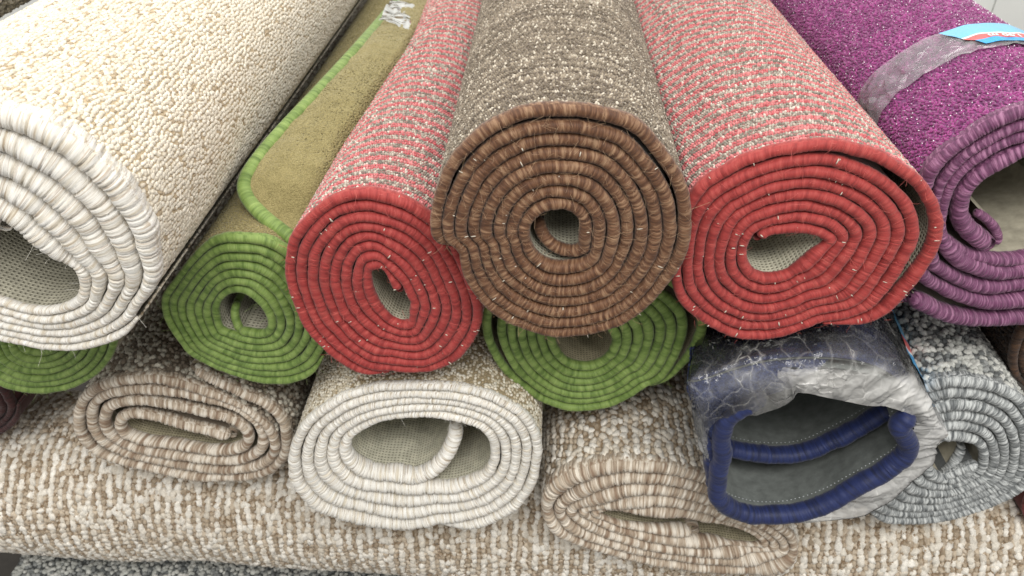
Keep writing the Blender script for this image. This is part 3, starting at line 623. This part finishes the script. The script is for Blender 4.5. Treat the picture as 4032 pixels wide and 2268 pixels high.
mk('sparkle_thread', v, [f], M_SPARK, eP)
b2 = at(catmull(Z('M', [(440,838),(500,893),(575,932),(680,957),(800,967),(916,955),(1180,890),(1300,800)]), 12), .562)
binding(b2, np.full(len(b2), .0058), -1, 'edge_binding', B_PURPLE, eP, seed=77, pitch=.003, depth=.16, width=.0004, slant=.0018)
sheet('backing', b2, .004, 1, dP, .8, K_PLAIN, eP)
b3 = at(catmull(Z('M', [(640,700),(700,745),(750,800),(768,850),(745,885)]), 12), .572)
binding(b3, np.full(len(b3), .004), -1, 'edge_binding', B_PURPLE, eP, seed=78, pitch=.003, depth=.16, width=.0004)
sheet('backing', b3, .003, 1, dP, .5, K_PLAIN, eP)

# ---- blue rug in film
e = thing('rolled_rug', 'loosely rolled blue bound rug inside torn clear film, below the right red roll', 'rolled rug', tuple(at(Z('N', [(800, 1400)]), .50)[0]), 'rolled rugs stacked in the pile')
yb = .50
px = Z('N', [(625,505),(540,555),(430,620),(355,690),(325,790),(328,900),(315,1000),(298,1110),(300,1190),(350,1255),(450,1295),(560,1318),(700,1322),(860,1298),(1050,1232),(1250,1125),(1430,1025),(1545,945),(1585,870),(1555,800),(1520,730),(1560,675),(1610,640)])
P = at(catmull(px, 14), yb); a = np.full(len(P), .0085)
dB = ray(2880, -350); dB = dB/dB[1]
binding(P, a, -1, 'edge_binding', B_BLUE, e, seed=90, pitch=.005, depth=.06, width=.0003, slant=.0022, bfac=1.15, ring=16)
sheet('backing', P, .0045, 1, dB, .5, K_BLUE, e, m=30, wrinkle=.0012)
# outer wrap behind the front edge, closing over the top
px2 = Z('N', [(262,700),(238,820),(250,960),(262,1080),(255,1180),(300,1290),(450,1350),(650,1372),(900,1345),(1150,1250),(1400,1120),(1600,990),(1690,860),(1690,700),(1600,540),(1450,420),(1200,345),(900,330),(600,380),(400,500),(300,600),(262,700)])
P2 = at(catmull(px2, 12), yb+.008)
binding(P2[:int(len(P2)*.17)], np.full(int(len(P2)*.17), .006), 1, 'edge_binding', B_BLUE, e, seed=91, pitch=.005, depth=.06, ring=14)
nb = 1
pile_spec = dict(du=.0034, dy=.0044, su=.0018, sy=.0026, sh=.0014, col=lambda u, y, a_, b_, r1, r2: (mixc((.014, .020, .062), (.04, .055, .14), r1), np.ones(len(u))))
px2b = Z('N', [(108,430),(130,540),(168,640),(215,740),(240,880),(255,1080),(262,1180),(300,1290),(450,1345),(650,1362),(900,1335),(1150,1240),(1400,1110),(1600,985),(1680,860),(1680,700),(1620,540),(1480,400),(1260,300),(960,268),(660,285),(440,335),(260,395),(150,425)])
P2b = at(catmull(px2b, 12, True), yb+.012); P2b = np.vstack([P2b, P2b[:1]])
sfB = Surf(P2b, -1, .001, dB, yb)
pile_mesh('pile', sfB, pile_spec, M_PILE, e, .5, (.022, .03, .09))
sheet('backing', P2b, .0012, 1, dB, .5, K_BLUE, e, m=10)
sheet('backing', P2, .0015, 1, dB, .3, K_BLUE, e, m=10)
A_ = catmull(at(Z('N', [(680,500),(600,520),(530,555),(430,612),(350,690),(322,790),(318,900),(305,1000)]), yb+.001), 14)
B_ = catmull(at(Z('N', [(1050,268),(800,275),(560,305),(300,375),(108,440),(150,600),(205,730),(245,950)]), yb+.016), 14)
g_ = np.linspace(0, 1, 24)[None, :, None]; LF = A_[:, None]*(1-g_)+B_[:, None]*g_; LF[..., 1] -= .006*np.sin(PI*g_[..., 0]); fb = Flat(LF)
rb = np.random.default_rng(8); nb_ = 5200; p, n, T = fb.ev(rb.random(nb_), rb.random(nb_)); Bq, Fq = ICO[1]
Vq = p[:, None]+Bq[None]*np.array([.0018, .0016, .0018])*rb.uniform(.7, 1.2, (nb_, 1, 1)); cq = mixc((.014, .020, .062), (.04, .055, .14), rb.random(nb_))
mk('pile', np.vstack([LF.reshape(-1, 3), Vq.reshape(-1, 3)]), [gridfaces(len(LF), 24), (Fq[None]+(np.arange(nb_)*12)[:, None, None]).reshape(-1, 3)+len(LF)*24], M_PILE, e,
   col=np.vstack([np.broadcast_to(np.array((.022, .03, .09)), (len(LF)*24, 3)), np.repeat(cq, 12, 0)]))
# inner turn, set back
px3 = Z('N', [(330,850),(400,880),(520,908),(660,922),(820,915),(950,880),(1100,810),(1250,730),(1400,640),(1500,575),(1560,480)])
P3 = at(catmull(px3, 14), yb+.05)
P3[:, 1] = yb+.05
binding(P3, np.full(len(P3), .0078), -1, 'edge_binding', B_BLUE, e, seed=92, pitch=.005, depth=.06, ring=14, bfac=1.3)
sheet('backing', P3, .004, 1, dB, .4, K_BLUE, e, m=8)
def stitches(P, off, y, parent, pitch, mat, n_side, r=.0006):
    Q, s, _ = resample(P, pitch); T = frame(Q); N = np.stack([-T[:, 1], T[:, 0]], 1)*n_side; B, F = ICO[1]
    c = Q.copy(); c[:, 0] += N[:, 0]*off; c[:, 2] += N[:, 1]*off; c[:, 1] += y
    Tx = np.stack([T[:, 0], 0*s, T[:, 1]], 1)
    V = c[:, None]+B[None]*r+Tx[:, None]*(B[None, :, :1]*r*.8)
    return mk('stitching', V.reshape(-1, 3), [(F[None]+(np.arange(len(Q))*12)[:, None, None]).reshape(-1, 3)], mat, parent)
M_STITCH = plain_mat('stitch_thread', (.55, .58, .60), .6)
stitches(P, .0048, .0115, e, .0042, M_STITCH, 1, r=.00042)
stitches(P3, .0045, .012, e, .0042, M_STITCH, 1, r=.0004)

# film round the blue rug: shroud + torn lip (one continuous sheet)
fo = Z('N', [(80,450),(105,600),(140,760),(190,900),(235,1010),(250,1180),(300,1310),(480,1368),(700,1385),(1000,1370),(1260,1342),(1430,1270),(1600,1120),(1740,1010),(1770,920),(1770,860),(1850,780),(1790,710),(1745,600),(1690,480),(1600,360),(1450,270),(1200,235),(900,225),(640,240),(450,290),(260,360),(130,400)])
fi = Z('N', [(240,760),(250,850),(255,950),(262,1030),(265,1100),(280,1200),(330,1290),(500,1345),(700,1350),(900,1325),(1080,1255),(1250,1165),(1420,1060),(1560,965),(1620,880),(1600,800),(1640,740),(1640,690),(1560,640),(1450,604),(1330,600),(1180,570),(1050,543),(860,508),(780,572),(620,642),(450,664),(310,690)])
nP = 22*18
def closed_rs(p, n):
    q = catmull(p, 14, True); q = np.vstack([q, q[:1]]); s = arclen(q); t = np.linspace(0, s[-1], n, endpoint=False)
    return np.stack([np.interp(t, s, q[:, i]) for i in range(2)], 1)
def by_index(p, n):                                            # same index <-> same station round the opening
    q = catmull(p, n//len(p)+1, True); x = np.linspace(0, len(q), n, endpoint=False)
    q = np.vstack([q, q[:1]]); i = np.arange(len(q))
    return np.stack([np.interp(x, i, q[:, k]) for k in range(2)], 1)
nF = 28*16; O_, I_ = by_index(fo, nF), by_index(fi, nF)
topw = np.clip((1000-(O_[:, 1]-1250)*1.705)/900, 0, 1)                    # 1 on the upper part
rows = []
m_lip = 22
for j in range(m_lip):
    t = j/(m_lip-1); q = I_*(1-t)+O_*t
    yy = yb-.012*(1-t)*topw-.010*np.sin(PI*t)*topw+.004*(1-topw)
    rows.append(at(q, yy))
m_b = 60
Ow = at(O_, np.full(nF, yb)); cO = Ow.mean(0)
for j in range(1, m_b):
    t = j/(m_b-1); k = 1-.03*np.clip(t*6, 0, 1)
    Q = cO+(Ow-cO)*np.array([k, 1, k]); Q = Q+dB*t*.42; rows.append(Q)
Vf = np.stack(rows); Pf = Vf.reshape(-1, 3)
ang_ = np.arange(nF)/nF*2*PI; ex, ez = np.cos(ang_)[None], np.sin(ang_)[None]; sj = np.arange(len(rows))[:, None]
def fold(f, g, sd): return noise2(ex*f+20+.0*sj, ez*f+sj*g+20, sd)            # closes on itself round the opening
lo_ = fold(3.2, .05, 31); md_ = fold(8., .09, 32); hi_ = fold(19., .20, 33)
w1 = .8*lo_+.55*(1-2*np.abs(md_))+.22*(1-2*np.abs(hi_))-.5
amp = .0018*np.ones(len(rows)); amp[:m_lip] = .0030
rad = Vf-cO; rad[..., 1] = 0; rad /= np.linalg.norm(rad, axis=-1)[..., None]
Vf = Vf+rad*(w1*amp[:, None])[..., None]; Vf[:m_lip, :, 1] -= (w1[:m_lip]*.0045)*(1-np.linspace(0, 1, m_lip)[:, None]**3)
def wrapgrid(n, m): return gridfaces(n, m, True)
lip = thing('plastic_film', 'torn milky clear plastic film wrapped round the blue rug', 'plastic film', tuple(cO+np.array([0, 0, -.08])), None)
nr = len(rows); edge_j = m_lip*.66+5*fold(2.2, 0, 51)[0][None]+3.*fold(7., 0, 52)[0][None]+12*(1-topw)[None]
milk = 1/(1+np.exp((sj-edge_j)/1.3)); left = np.clip((Vf[:m_lip, :, 0].mean(0)-Vf[:m_lip, :, 0].min())/.095, 0, 1)[None]
milk = milk*np.maximum(left**3, np.clip(1.1-1.6*topw, 0, 1)[None]*.6)*(.72+.28*fold(5., .12, 53)); milk = np.clip(milk+.10*np.clip(fold(4., .3, 54), 0, 1), 0, 1)
mk('film_sheet', Vf.reshape(-1, 3), [wrapgrid(nr, nF)], F_SHEET, lip, col=np.repeat(milk.reshape(-1, 1), 3, 1))
# crumpled knot of film at the top of the opening
kn = []; kf = []; off = 0
for (cx_, cy_, s_, sd) in ((900, 400, .020, 1), (1010, 430, .016, 2), (820, 370, .014, 3), (1090, 370, .013, 4)):
    c = at(Z('N', [(cx_, cy_)]), yb-.006)[0]; n = 26
    g1, g2 = np.meshgrid(np.linspace(-1, 1, n), np.linspace(-1, 1, n), indexing='ij'); g1, g2 = g1*np.sqrt(1-g2**2/2), g2*np.sqrt(1-g1**2/2); r_ = np.hypot(g1, g2)
    x = g1*s_*(1+.3*noise2(g1*2+sd*7, g2*2+9, sd)); z = g2*s_*.55*(1+.3*noise2(g1*2+9, g2*2+sd*5, sd+50))
    h = 1-2*np.abs(noise2(g1*1.7+sd*3+20, g2*1.7+20, sd+9)); y = -.006*h-.004*(1-r_**2)
    V = np.stack([c[0]+x, c[1]+y, c[2]+z-.3*y], -1).reshape(-1, 3); kn.append(V); kf.append(gridfaces(n, n, off=off)); off += n*n
mk('crumpled_knot', np.vstack(kn), kf, F_LIP, lip)

# ---- label bands
def band(parent, sf, u0, u1, ya, yb_, stripes, mat_list, lift, skew=0., n=60, m=7, crease=0.):
    """stripes: list of (name, t0, t1, material, label); t across the band (0 near .. 1 far)"""
    for nm, t0, t1, mt in stripes:
        u = np.linspace(u0, u1, n); tt = np.linspace(t0, t1, m)
        U, T_ = np.meshgrid(u, tt, indexing='ij'); Y = ya+(yb_-ya)*T_
        U = U+skew*(1-T_)*np.clip(1-(U-u0)/(u1-u0), 0, 1)
        p, nn, tg = sf.ev(U.ravel(), Y.ravel(), lift)
        p = p+nn*(.0009*noise2(U.ravel()/.008, Y.ravel()/.012, 41))[:, None]
        if crease:
            a_, b_ = U.ravel(), Y.ravel(); q = (1-2*np.abs(noise2(a_/.020+b_/.03+2, b_/.012+9, 61)))*.8+(1-2*np.abs(noise2(a_/.009+3, b_/.02+a_/.02+4, 62)))*.35
            p = p+nn*(crease*q)[:, None]
        mk(nm, p, [gridfaces(n, m)], mt, parent)
M_SKY = plain_mat('light_blue_print', (.16, .45, .70)); M_BLU = plain_mat('blue_print', (.02, .33, .68)); M_REDP = plain_mat('red_print', (.72, .10, .10)); M_WHT = plain_mat('white_print', (.85, .87, .88))
def curved_text(txt, sf, u_c, y_c, size, lift, parent, flip=True, du=-1):
    cu = bpy.data.curves.new('t', 'FONT'); cu.body = txt; cu.size = size; cu.align_x = 'CENTER'; cu.align_y = 'CENTER'; cu.offset = size*.02
    to = bpy.data.objects.new('t', cu); COL.objects.link(to); dg = bpy.context.evaluated_depsgraph_get()
    me = bpy.data.meshes.new_from_object(to.evaluated_get(dg)); bpy.data.objects.remove(to)
    n = len(me.vertices); c = np.zeros(n*3); me.vertices.foreach_get('co', c); c = c.reshape(-1, 3)
    k = -1 if flip else 1
    p, nn, tg = sf.ev(u_c+du*k*c[:, 0], y_c+k*c[:, 1], lift)
    fs = [list(pl.vertices) for pl in me.polygons]; me2 = bpy.data.meshes.new('lettering')
    me2.from_pydata([tuple(v) for v in (p-np.array(parent.location))], [], fs); me2.materials.append(M_WHT)
    o = bpy.data.objects.new('lettering', me2); COL.objects.link(o); o.parent = parent
# find arclength station on the purple outline nearest to a photo pixel seen at depth offset
def station(sf, px_, ydep, lift=.003):
    uu = np.linspace(0, sf.L, 1500); p, _, _ = sf.ev(uu, np.full(1500, ydep), lift); x, y, _ = proj(p); return uu[np.argmin((x-px_[0])**2+(y-px_[1])**2)]
ya, ybn = .095, .148
uL = station(sfP, (3420, 440), .10); uS = station(sfP, (3700, 130), ybn-.01); uE = station(sfP, (4032, 130), ya)
tpe = thing('label_band', 'clear tape band with light blue and red size label round the purple roll', 'label', tuple(sfP.ev(np.array([uS]), np.array([ya]))[0][0]), 'size labels on the rugs')
sgn = 1 if uE > uL else -1
uFar = uE+sgn*.16
band(tpe, sfP, uL-sgn*.03, uFar, ya, ybn, [('clear_band', 0, 1, F_TAPE)], None, .0040, n=420, m=44, crease=.0013)
band(tpe, sfP, uS, uFar, ya, ybn, [('blue_stripe', .12, .31, M_BLU), ('red_stripe', .31, .50, M_REDP), ('white_line', .50, .54, M_WHT), ('light_blue_panel', .54, .98, M_SKY)], None, .0056, skew=sgn*.022)
curved_text('1.33 x 1.90 m', sfP, uS+sgn*.050, ya+(ybn-ya)*.345, 0.0090, .0066, tpe, flip=True, du=-sgn if False else sgn)
uA = station(sfB, tuple(Z('N', [(1600, 330)])[0]), .05); uB = station(sfB, tuple(Z('N', [(1300, 150)])[0]), .08)
s2 = 1 if uA > uB else -1
tp2 = thing('label_band', 'blue and red size label on the side of the film-wrapped blue rug', 'label', tuple(sfB.ev(np.array([uA]), np.array([.05]))[0][0]), 'size labels on the rugs')
fl = .010
band(tp2, sfB, uA-s2*.012, uA+s2*.10, .035, .155, [('blue_stripe', .02, .26, M_BLU), ('white_line', .26, .30, M_WHT), ('red_stripe', .30, .48, M_REDP), ('light_blue_panel', .48, .98, M_SKY)], None, fl)
curved_text('1.20', sfB, uA+s2*.012, .035+.12*.39, .011, fl+.0006, tp2, flip=True, du=s2)

# ---- olive rug flap lying on the green roll
fl_e = thing('folded_rug', 'olive felt rug with light green bound edge, lying between ivory and left red rolls', 'rug', tuple(at(Z('W', [(613, 460)]), .61)[0]))
edge_px = Z('W', [(1030,-40),(998,2),(960,50),(909,110),(872,152),(780,252),(700,338),(645,405),(617,455),(622,495),(662,543),(735,600),(800,650)])
eY = np.array([1.30,1.13,.99,.875,.83,.735,.68,.64,.615,.60,.585,.57,.565])
E3 = catmull(np.column_stack([at(edge_px, eY)]), 12)
def tube3(P, r, name, mat, parent, seed=0, pitch=.004, depth=.08, ring=12):
    Q, s, _ = resample(P, .0006); T = np.gradient(Q, axis=0); T /= np.linalg.norm(T, axis=1)[:, None]
    up = np.array([0, -.3, 1.]); U = np.cross(T, up); U /= np.linalg.norm(U, axis=1)[:, None]; W = np.cross(U, T)
    ph = np.linspace(0, 2*PI, ring, endpoint=False); gs, gv = groove_profile(s[-1], pitch, depth, .0003, seed); S = s[:, None]+.0012*np.sin(ph); G = np.interp(S, gs, gv)*r
    V = Q[:, None]+U[:, None]*(G*np.cos(ph))[..., None]+W[:, None]*(G*np.sin(ph))[..., None]*.8
    return mk(name, V.reshape(-1, 3), [gridfaces(len(Q), ring, True)], mat, parent, uv=np.stack([S*100, np.broadcast_to(ph/PI, S.shape)], -1).reshape(-1, 2))
tube3(E3, .0068, 'edge_binding', B_GREEN, fl_e, seed=5)
inner_px = edge_px+np.array([[130,0],[150,0],[175,0],[195,0],[210,0],[250,0],[285,0],[320,10],[320,20],[300,40],[240,60],[150,60],[60,30]])
I3 = catmull(np.column_stack([at(inner_px, eY+np.array([0,0,0,0,0,0,0,0,0,.002,.004,.006,.005]))]), 12)
mm = 60; tt = np.linspace(0, 1, mm)[None, :, None]; VV = E3[:, None]*(1-tt)+I3[:, None]*tt
VV[..., 2] += .004*np.sin(PI*np.clip(tt[..., 0]*1.2, 0, 1))-.03*np.clip((tt[..., 0]-.8)/.2, 0, 1)**2; VV[..., 2] += .0008*noise2(VV[..., 0]/.01, VV[..., 1]/.012, 6)
rf = np.random.default_rng(3); nf = 60000; ff = Flat(VV)
uu, yy = rf.random(nf), rf.random(nf)**1.0
p, n, T = ff.ev(uu, yy, .0004); c, _ = c_olive(p[:, 0]*1., p[:, 1]*1., 0, 0, rf.random(nf), rf.random(nf)); B, F = ICO[1]
V = p[:, None]+B[None]*np.array([.0010, .0013, .0008])*rf.uniform(.7, 1.3, (nf, 1, 1))
basec = np.broadcast_to(np.array((.19, .16, .068)), (VV.shape[0]*mm, 3))
mk('pile', np.vstack([VV.reshape(-1, 3), V.reshape(-1, 3)]), [gridfaces(VV.shape[0], mm), (F[None]+(np.arange(nf)*12)[:, None, None]).reshape(-1, 3)+VV.shape[0]*mm], M_PILE_FINE, fl_e, col=np.vstack([basec, np.repeat(c, 12, 0)]))
VB = VV.copy(); VB[..., 2] -= .005
mk('backing', VB.reshape(-1, 3), [gridfaces(VV.shape[0], mm)], K_OLIVE, fl_e)
# tape on it
tq = Z('W', [(985,18),(1050,40),(1038,100),(955,75)]); ty = np.array([1.07,1.07,.93,.93])
c4 = at(tq, ty); g1, g2 = np.meshgrid(np.linspace(0, 1, 24), np.linspace(0, 1, 24), indexing='ij')
tp = (c4[0][None, None]*((1-g1)*(1-g2))[..., None]+c4[1]*(g1*(1-g2))[..., None]+c4[2]*(g1*g2)[..., None]+c4[3]*((1-g1)*g2)[..., None])
tp[..., 2] += .012+.003*noise2(g1*6, g2*5, 3)
te = mk('clear_tape', tp.reshape(-1, 3), [gridfaces(24, 24)], F_TAPE); te['label'] = 'shiny piece of clear tape across the green edge of the olive rug'; te['category'] = 'tape'

# ---- the big transverse roll at the bottom, and the grey one below it
def transverse(name, label, x0, x1, yc0, yc1, zc, r, spec, base, bmat, endcap=False, seed=1, group=None):
    e = thing(name, label, 'rolled rug', ((x0+x1)/2, (yc0+yc1)/2, zc-r), group)
    th = np.linspace(-PI*.5, PI*1.5, 200)[::-1]
    C0 = np.array([x0, yc0, zc]); ax = np.array([x1-x0, yc1-yc0, 0]); Lx = np.linalg.norm(ax); ax /= Lx; s_ = np.cross([0, 0, 1], ax)
    class Cyl: pass
    sf = Cyl(); sf.L = 2*PI*r; sf.d = ax
    def ev(u, y, h=0.):
        an = u/r; n = -s_*np.cos(an)[:, None]+np.array([0, 0, 1.])*np.sin(an)[:, None]; T = s_*np.sin(an)[:, None]+np.array([0, 0, 1.])*np.cos(an)[:, None]
        sag = .004*noise2(np.cos(an)*1.3+5, y/.12+np.sin(an)*1.1+3, 12)
        return C0+ax*y[:, None]+n*(r+sag+h)[:, None], n, T
    sf.ev = ev
    sf.u = np.linspace(0, 2*PI*r, 400)
    U, Y = sf.u[::3], np.linspace(0, Lx, 40); UU, YY = np.meshgrid(U, Y, indexing='ij'); p, n, T = ev(UU.ravel(), YY.ravel())
    vs, fs, cs_ = [], [], []; o_ = 0
    for sp in (spec if isinstance(spec, list) else [spec]):
        v, f, c = loops(sf, sp, 0, Lx, -.6*PI*r-.2, 1.3*PI*r, margin=300); vs.append(v); fs.append(f+o_); cs_.append(c); o_ += len(v)
    v, f, c = np.vstack(vs), np.vstack(fs), np.vstack(cs_)
    mk('pile', np.vstack([p, v]), [gridfaces(len(U), 40), f+len(p)], M_PILE, e, col=np.vstack([np.broadcast_to(np.array(base), p.shape), c]))
    for xx in (C0, C0+ax*Lx):
        k = np.linspace(0, 4.5, 900); rr = r*(1-.16*k); P = xx[None]+(-s_)*(rr*np.cos(-k*2*PI))[:, None]+np.array([0, 0, 1.])*(rr*np.sin(-k*2*PI))[:, None]
        q = tube3(P, r*.085, 'edge_binding', bmat, e, seed=seed)
    return e
x_of = lambda F_, Y_, z_=None: at(Z('W', [F_]), Y_)[0][0]
SP_T = [dict(du=.0074, dy=.0062, su=.0046, sy=.0032, sh=.0027, col=c_beige, angj=.34, jit=.10, warp=.32, rows='u', stagger=0, sub=2, rough=.17, skew=.12),
        dict(du=.0040, dy=.0041, su=.0019, sy=.0020, sh=.0021, col=lambda u, y, a_, b_, r1, r2: (mixc((.30, .215, .14), (.72, .64, .53), r1*r1), np.ones(len(u))), angj=1., jit=.25, sub=1, rough=.15, skew=.12)]
zt = CAMZ-.828
eT = transverse('rolled_rug', 'long rug with nubby white and tan loops lying crosswise along the bottom, under the others', -.86, .66, .700, .648, zt, .105, SP_T, (.25, .18, .11), B_TAN, seed=51, group='rolled rugs stacked in the pile')
SP_G = dict(SP['grey']); SP_G.update(du=.0056, dy=.0056, su=.0030, sy=.0030, sh=.0028)
xg0 = at(Z('W', [(45, 1420)]), .63)[0][0]
transverse('rolled_rug', 'grey nubby rug at the bottom left corner, beneath the long tan rug', xg0, .5, .640, .615, CAMZ-1.058, .10, SP_G, (.08, .085, .085), B_GREY, seed=61, group='rolled rugs stacked in the pile')

# ---- partly seen rugs at the borders
def simple_roll(key, label, c_px, rx, ry, y0, bm, spec, pm, base, back, kend=5., d=-1, a0=0., seed=20, L=.7, hole=.2):
    t = np.linspace(0, 2*PI, 25)[:-1]; q = 1-.8/kend*.8*t/(2*PI)
    R = np.stack([c_px[0]+rx*q*np.cos(a0+t), c_px[1]+ry*q*np.sin(a0+t)], 1); H = np.stack([c_px[0]+rx*hole*np.cos(t), c_px[1]+ry*hole*np.sin(t)], 1)
    P, a = spiral_path(R, H, np.array(c_px), y0, d, kend)
    return roll(key, 'rolled_rug', label, 'rolled rug', 'rolled rugs stacked in the pile', P, a, 1, y0, bm, spec, pm, base, back, first=1400, seed=seed, L=L)
simple_roll('dkb', 'dark brown rolled rug at the right edge, between purple and grey rolls', (4215,1400), 250, 225, .60, B_DARK, SP['dark'], M_PILE, (.02, .013, .01), K_OLIVE, a0=2.5, seed=21)
simple_roll('dkr', 'dark red rolled rug at the right edge, beside the bottom of the grey roll', (4130,2005), 110, 110, .585, B_OXBLOOD, None, M_PILE, (.10, .012, .012), K_OLIVE, a0=2.5, seed=22, kend=4)
simple_roll('dkl', 'dark red rolled rug at the left edge, under the green roll', (-130,1590), 230, 150, .63, B_OXD, None, M_PILE, (.05, .008, .008), K_OLIVE, a0=0, seed=23, kend=5)
simple_roll('gtl', 'grey rolled rug at the top left corner, behind the ivory roll', (-620,60), 330, 330, .66, B_GREY, SP['grey'], M_PILE, (.09, .095, .095), K_PLAIN, a0=2.5, seed=24, L=.9)

# ------------------------------------------------------------------ setting
def box(name, lo, hi, mat, kind='structure'):
    x0, y0, z0 = lo; x1, y1, z1 = hi
    V = [(x0,y0,z0),(x1,y0,z0),(x1,y1,z0),(x0,y1,z0),(x0,y0,z1),(x1,y0,z1),(x1,y1,z1),(x0,y1,z1)]
    F = [(0,3,2,1),(4,5,6,7),(0,1,5,4),(1,2,6,5),(2,3,7,6),(3,0,4,7)]
    o = mk(name, V, [F], mat); o['kind'] = kind
    for p in o.data.polygons: p.use_smooth = False
    return o
M_FLOOR = solid_mat('dark_floor', (.05, .045, .04)); M_WALL = solid_mat('white_panel', (.84, .85, .82), rough=.5, nscale=8, var=.05, bump=.05)
box('floor', (-2.5, -1.2, .20), (2.5, 2.4, .24), M_FLOOR)
wm = M_WALL
nw = 0
for i in range(10):
    pass
W = []; G = []; off = 0
for i in range(24):                                             # wall of upright boards with narrow joints
    x0 = -2.4+i*.2; V = [(x0+.002,2.2,.24),(x0+.198,2.2,.24),(x0+.198,2.2,2.6),(x0+.002,2.2,2.6),(x0+.002,2.23,.24),(x0+.198,2.23,.24),(x0+.198,2.23,2.6),(x0+.002,2.23,2.6)]
    W += V; G += [[off+a_ for a_ in f_] for f_ in ((0,1,2,3),(0,4,5,1),(1,5,6,2),(2,6,7,3),(3,7,4,0))]; off += 8
o = mk('wall', W, [np.array(G)], M_WALL); o['kind'] = 'structure'
for p in o.data.polygons: p.use_smooth = False

# ------------------------------------------------------------------ light: shop ceiling lamps, plus an added fill for the wall
w = bpy.data.worlds.new('World'); sc.world = w; w.use_nodes = True
w.node_tree.nodes['Background'].inputs[0].default_value = (1, .985, .95, 1); w.node_tree.nodes['Background'].inputs[1].default_value = .80
def area(name, loc, tgt, sx_, sy_, e_, c=(1, .98, .94)):
    l = bpy.data.lights.new(name, 'AREA'); l.shape = 'RECTANGLE'; l.size = sx_; l.size_y = sy_; l.energy = e_; l.color = c
    o = bpy.data.objects.new(name, l); COL.objects.link(o); o.location = loc
    o.rotation_euler = (Vector(tgt)-Vector(loc)).to_track_quat('-Z', 'Y').to_euler(); return o
area('ceiling_or_fill_light', (-.62, .70, 2.35), (-.25, .75, 1.0), 1.4, .35, 11)
area('ceiling_or_fill_light', (.2, -.45, 2.4), (0, .6, .85), 1.6, .5, 27)
area('ceiling_or_fill_light', (.5, 1.55, 2.7), (.5, 2.1, 1.0), 1.4, .4, 14)  # fill light, added only to brighten the white back wall
sc.view_settings.view_transform = 'Standard'; sc.view_settings.look = 'None'; sc.view_settings.exposure = 0; sc.view_settings.gamma = 1
sc.cycles.use_denoising = True; sc.cycles.max_bounces = 6; sc.cycles.transparent_max_bounces = 12
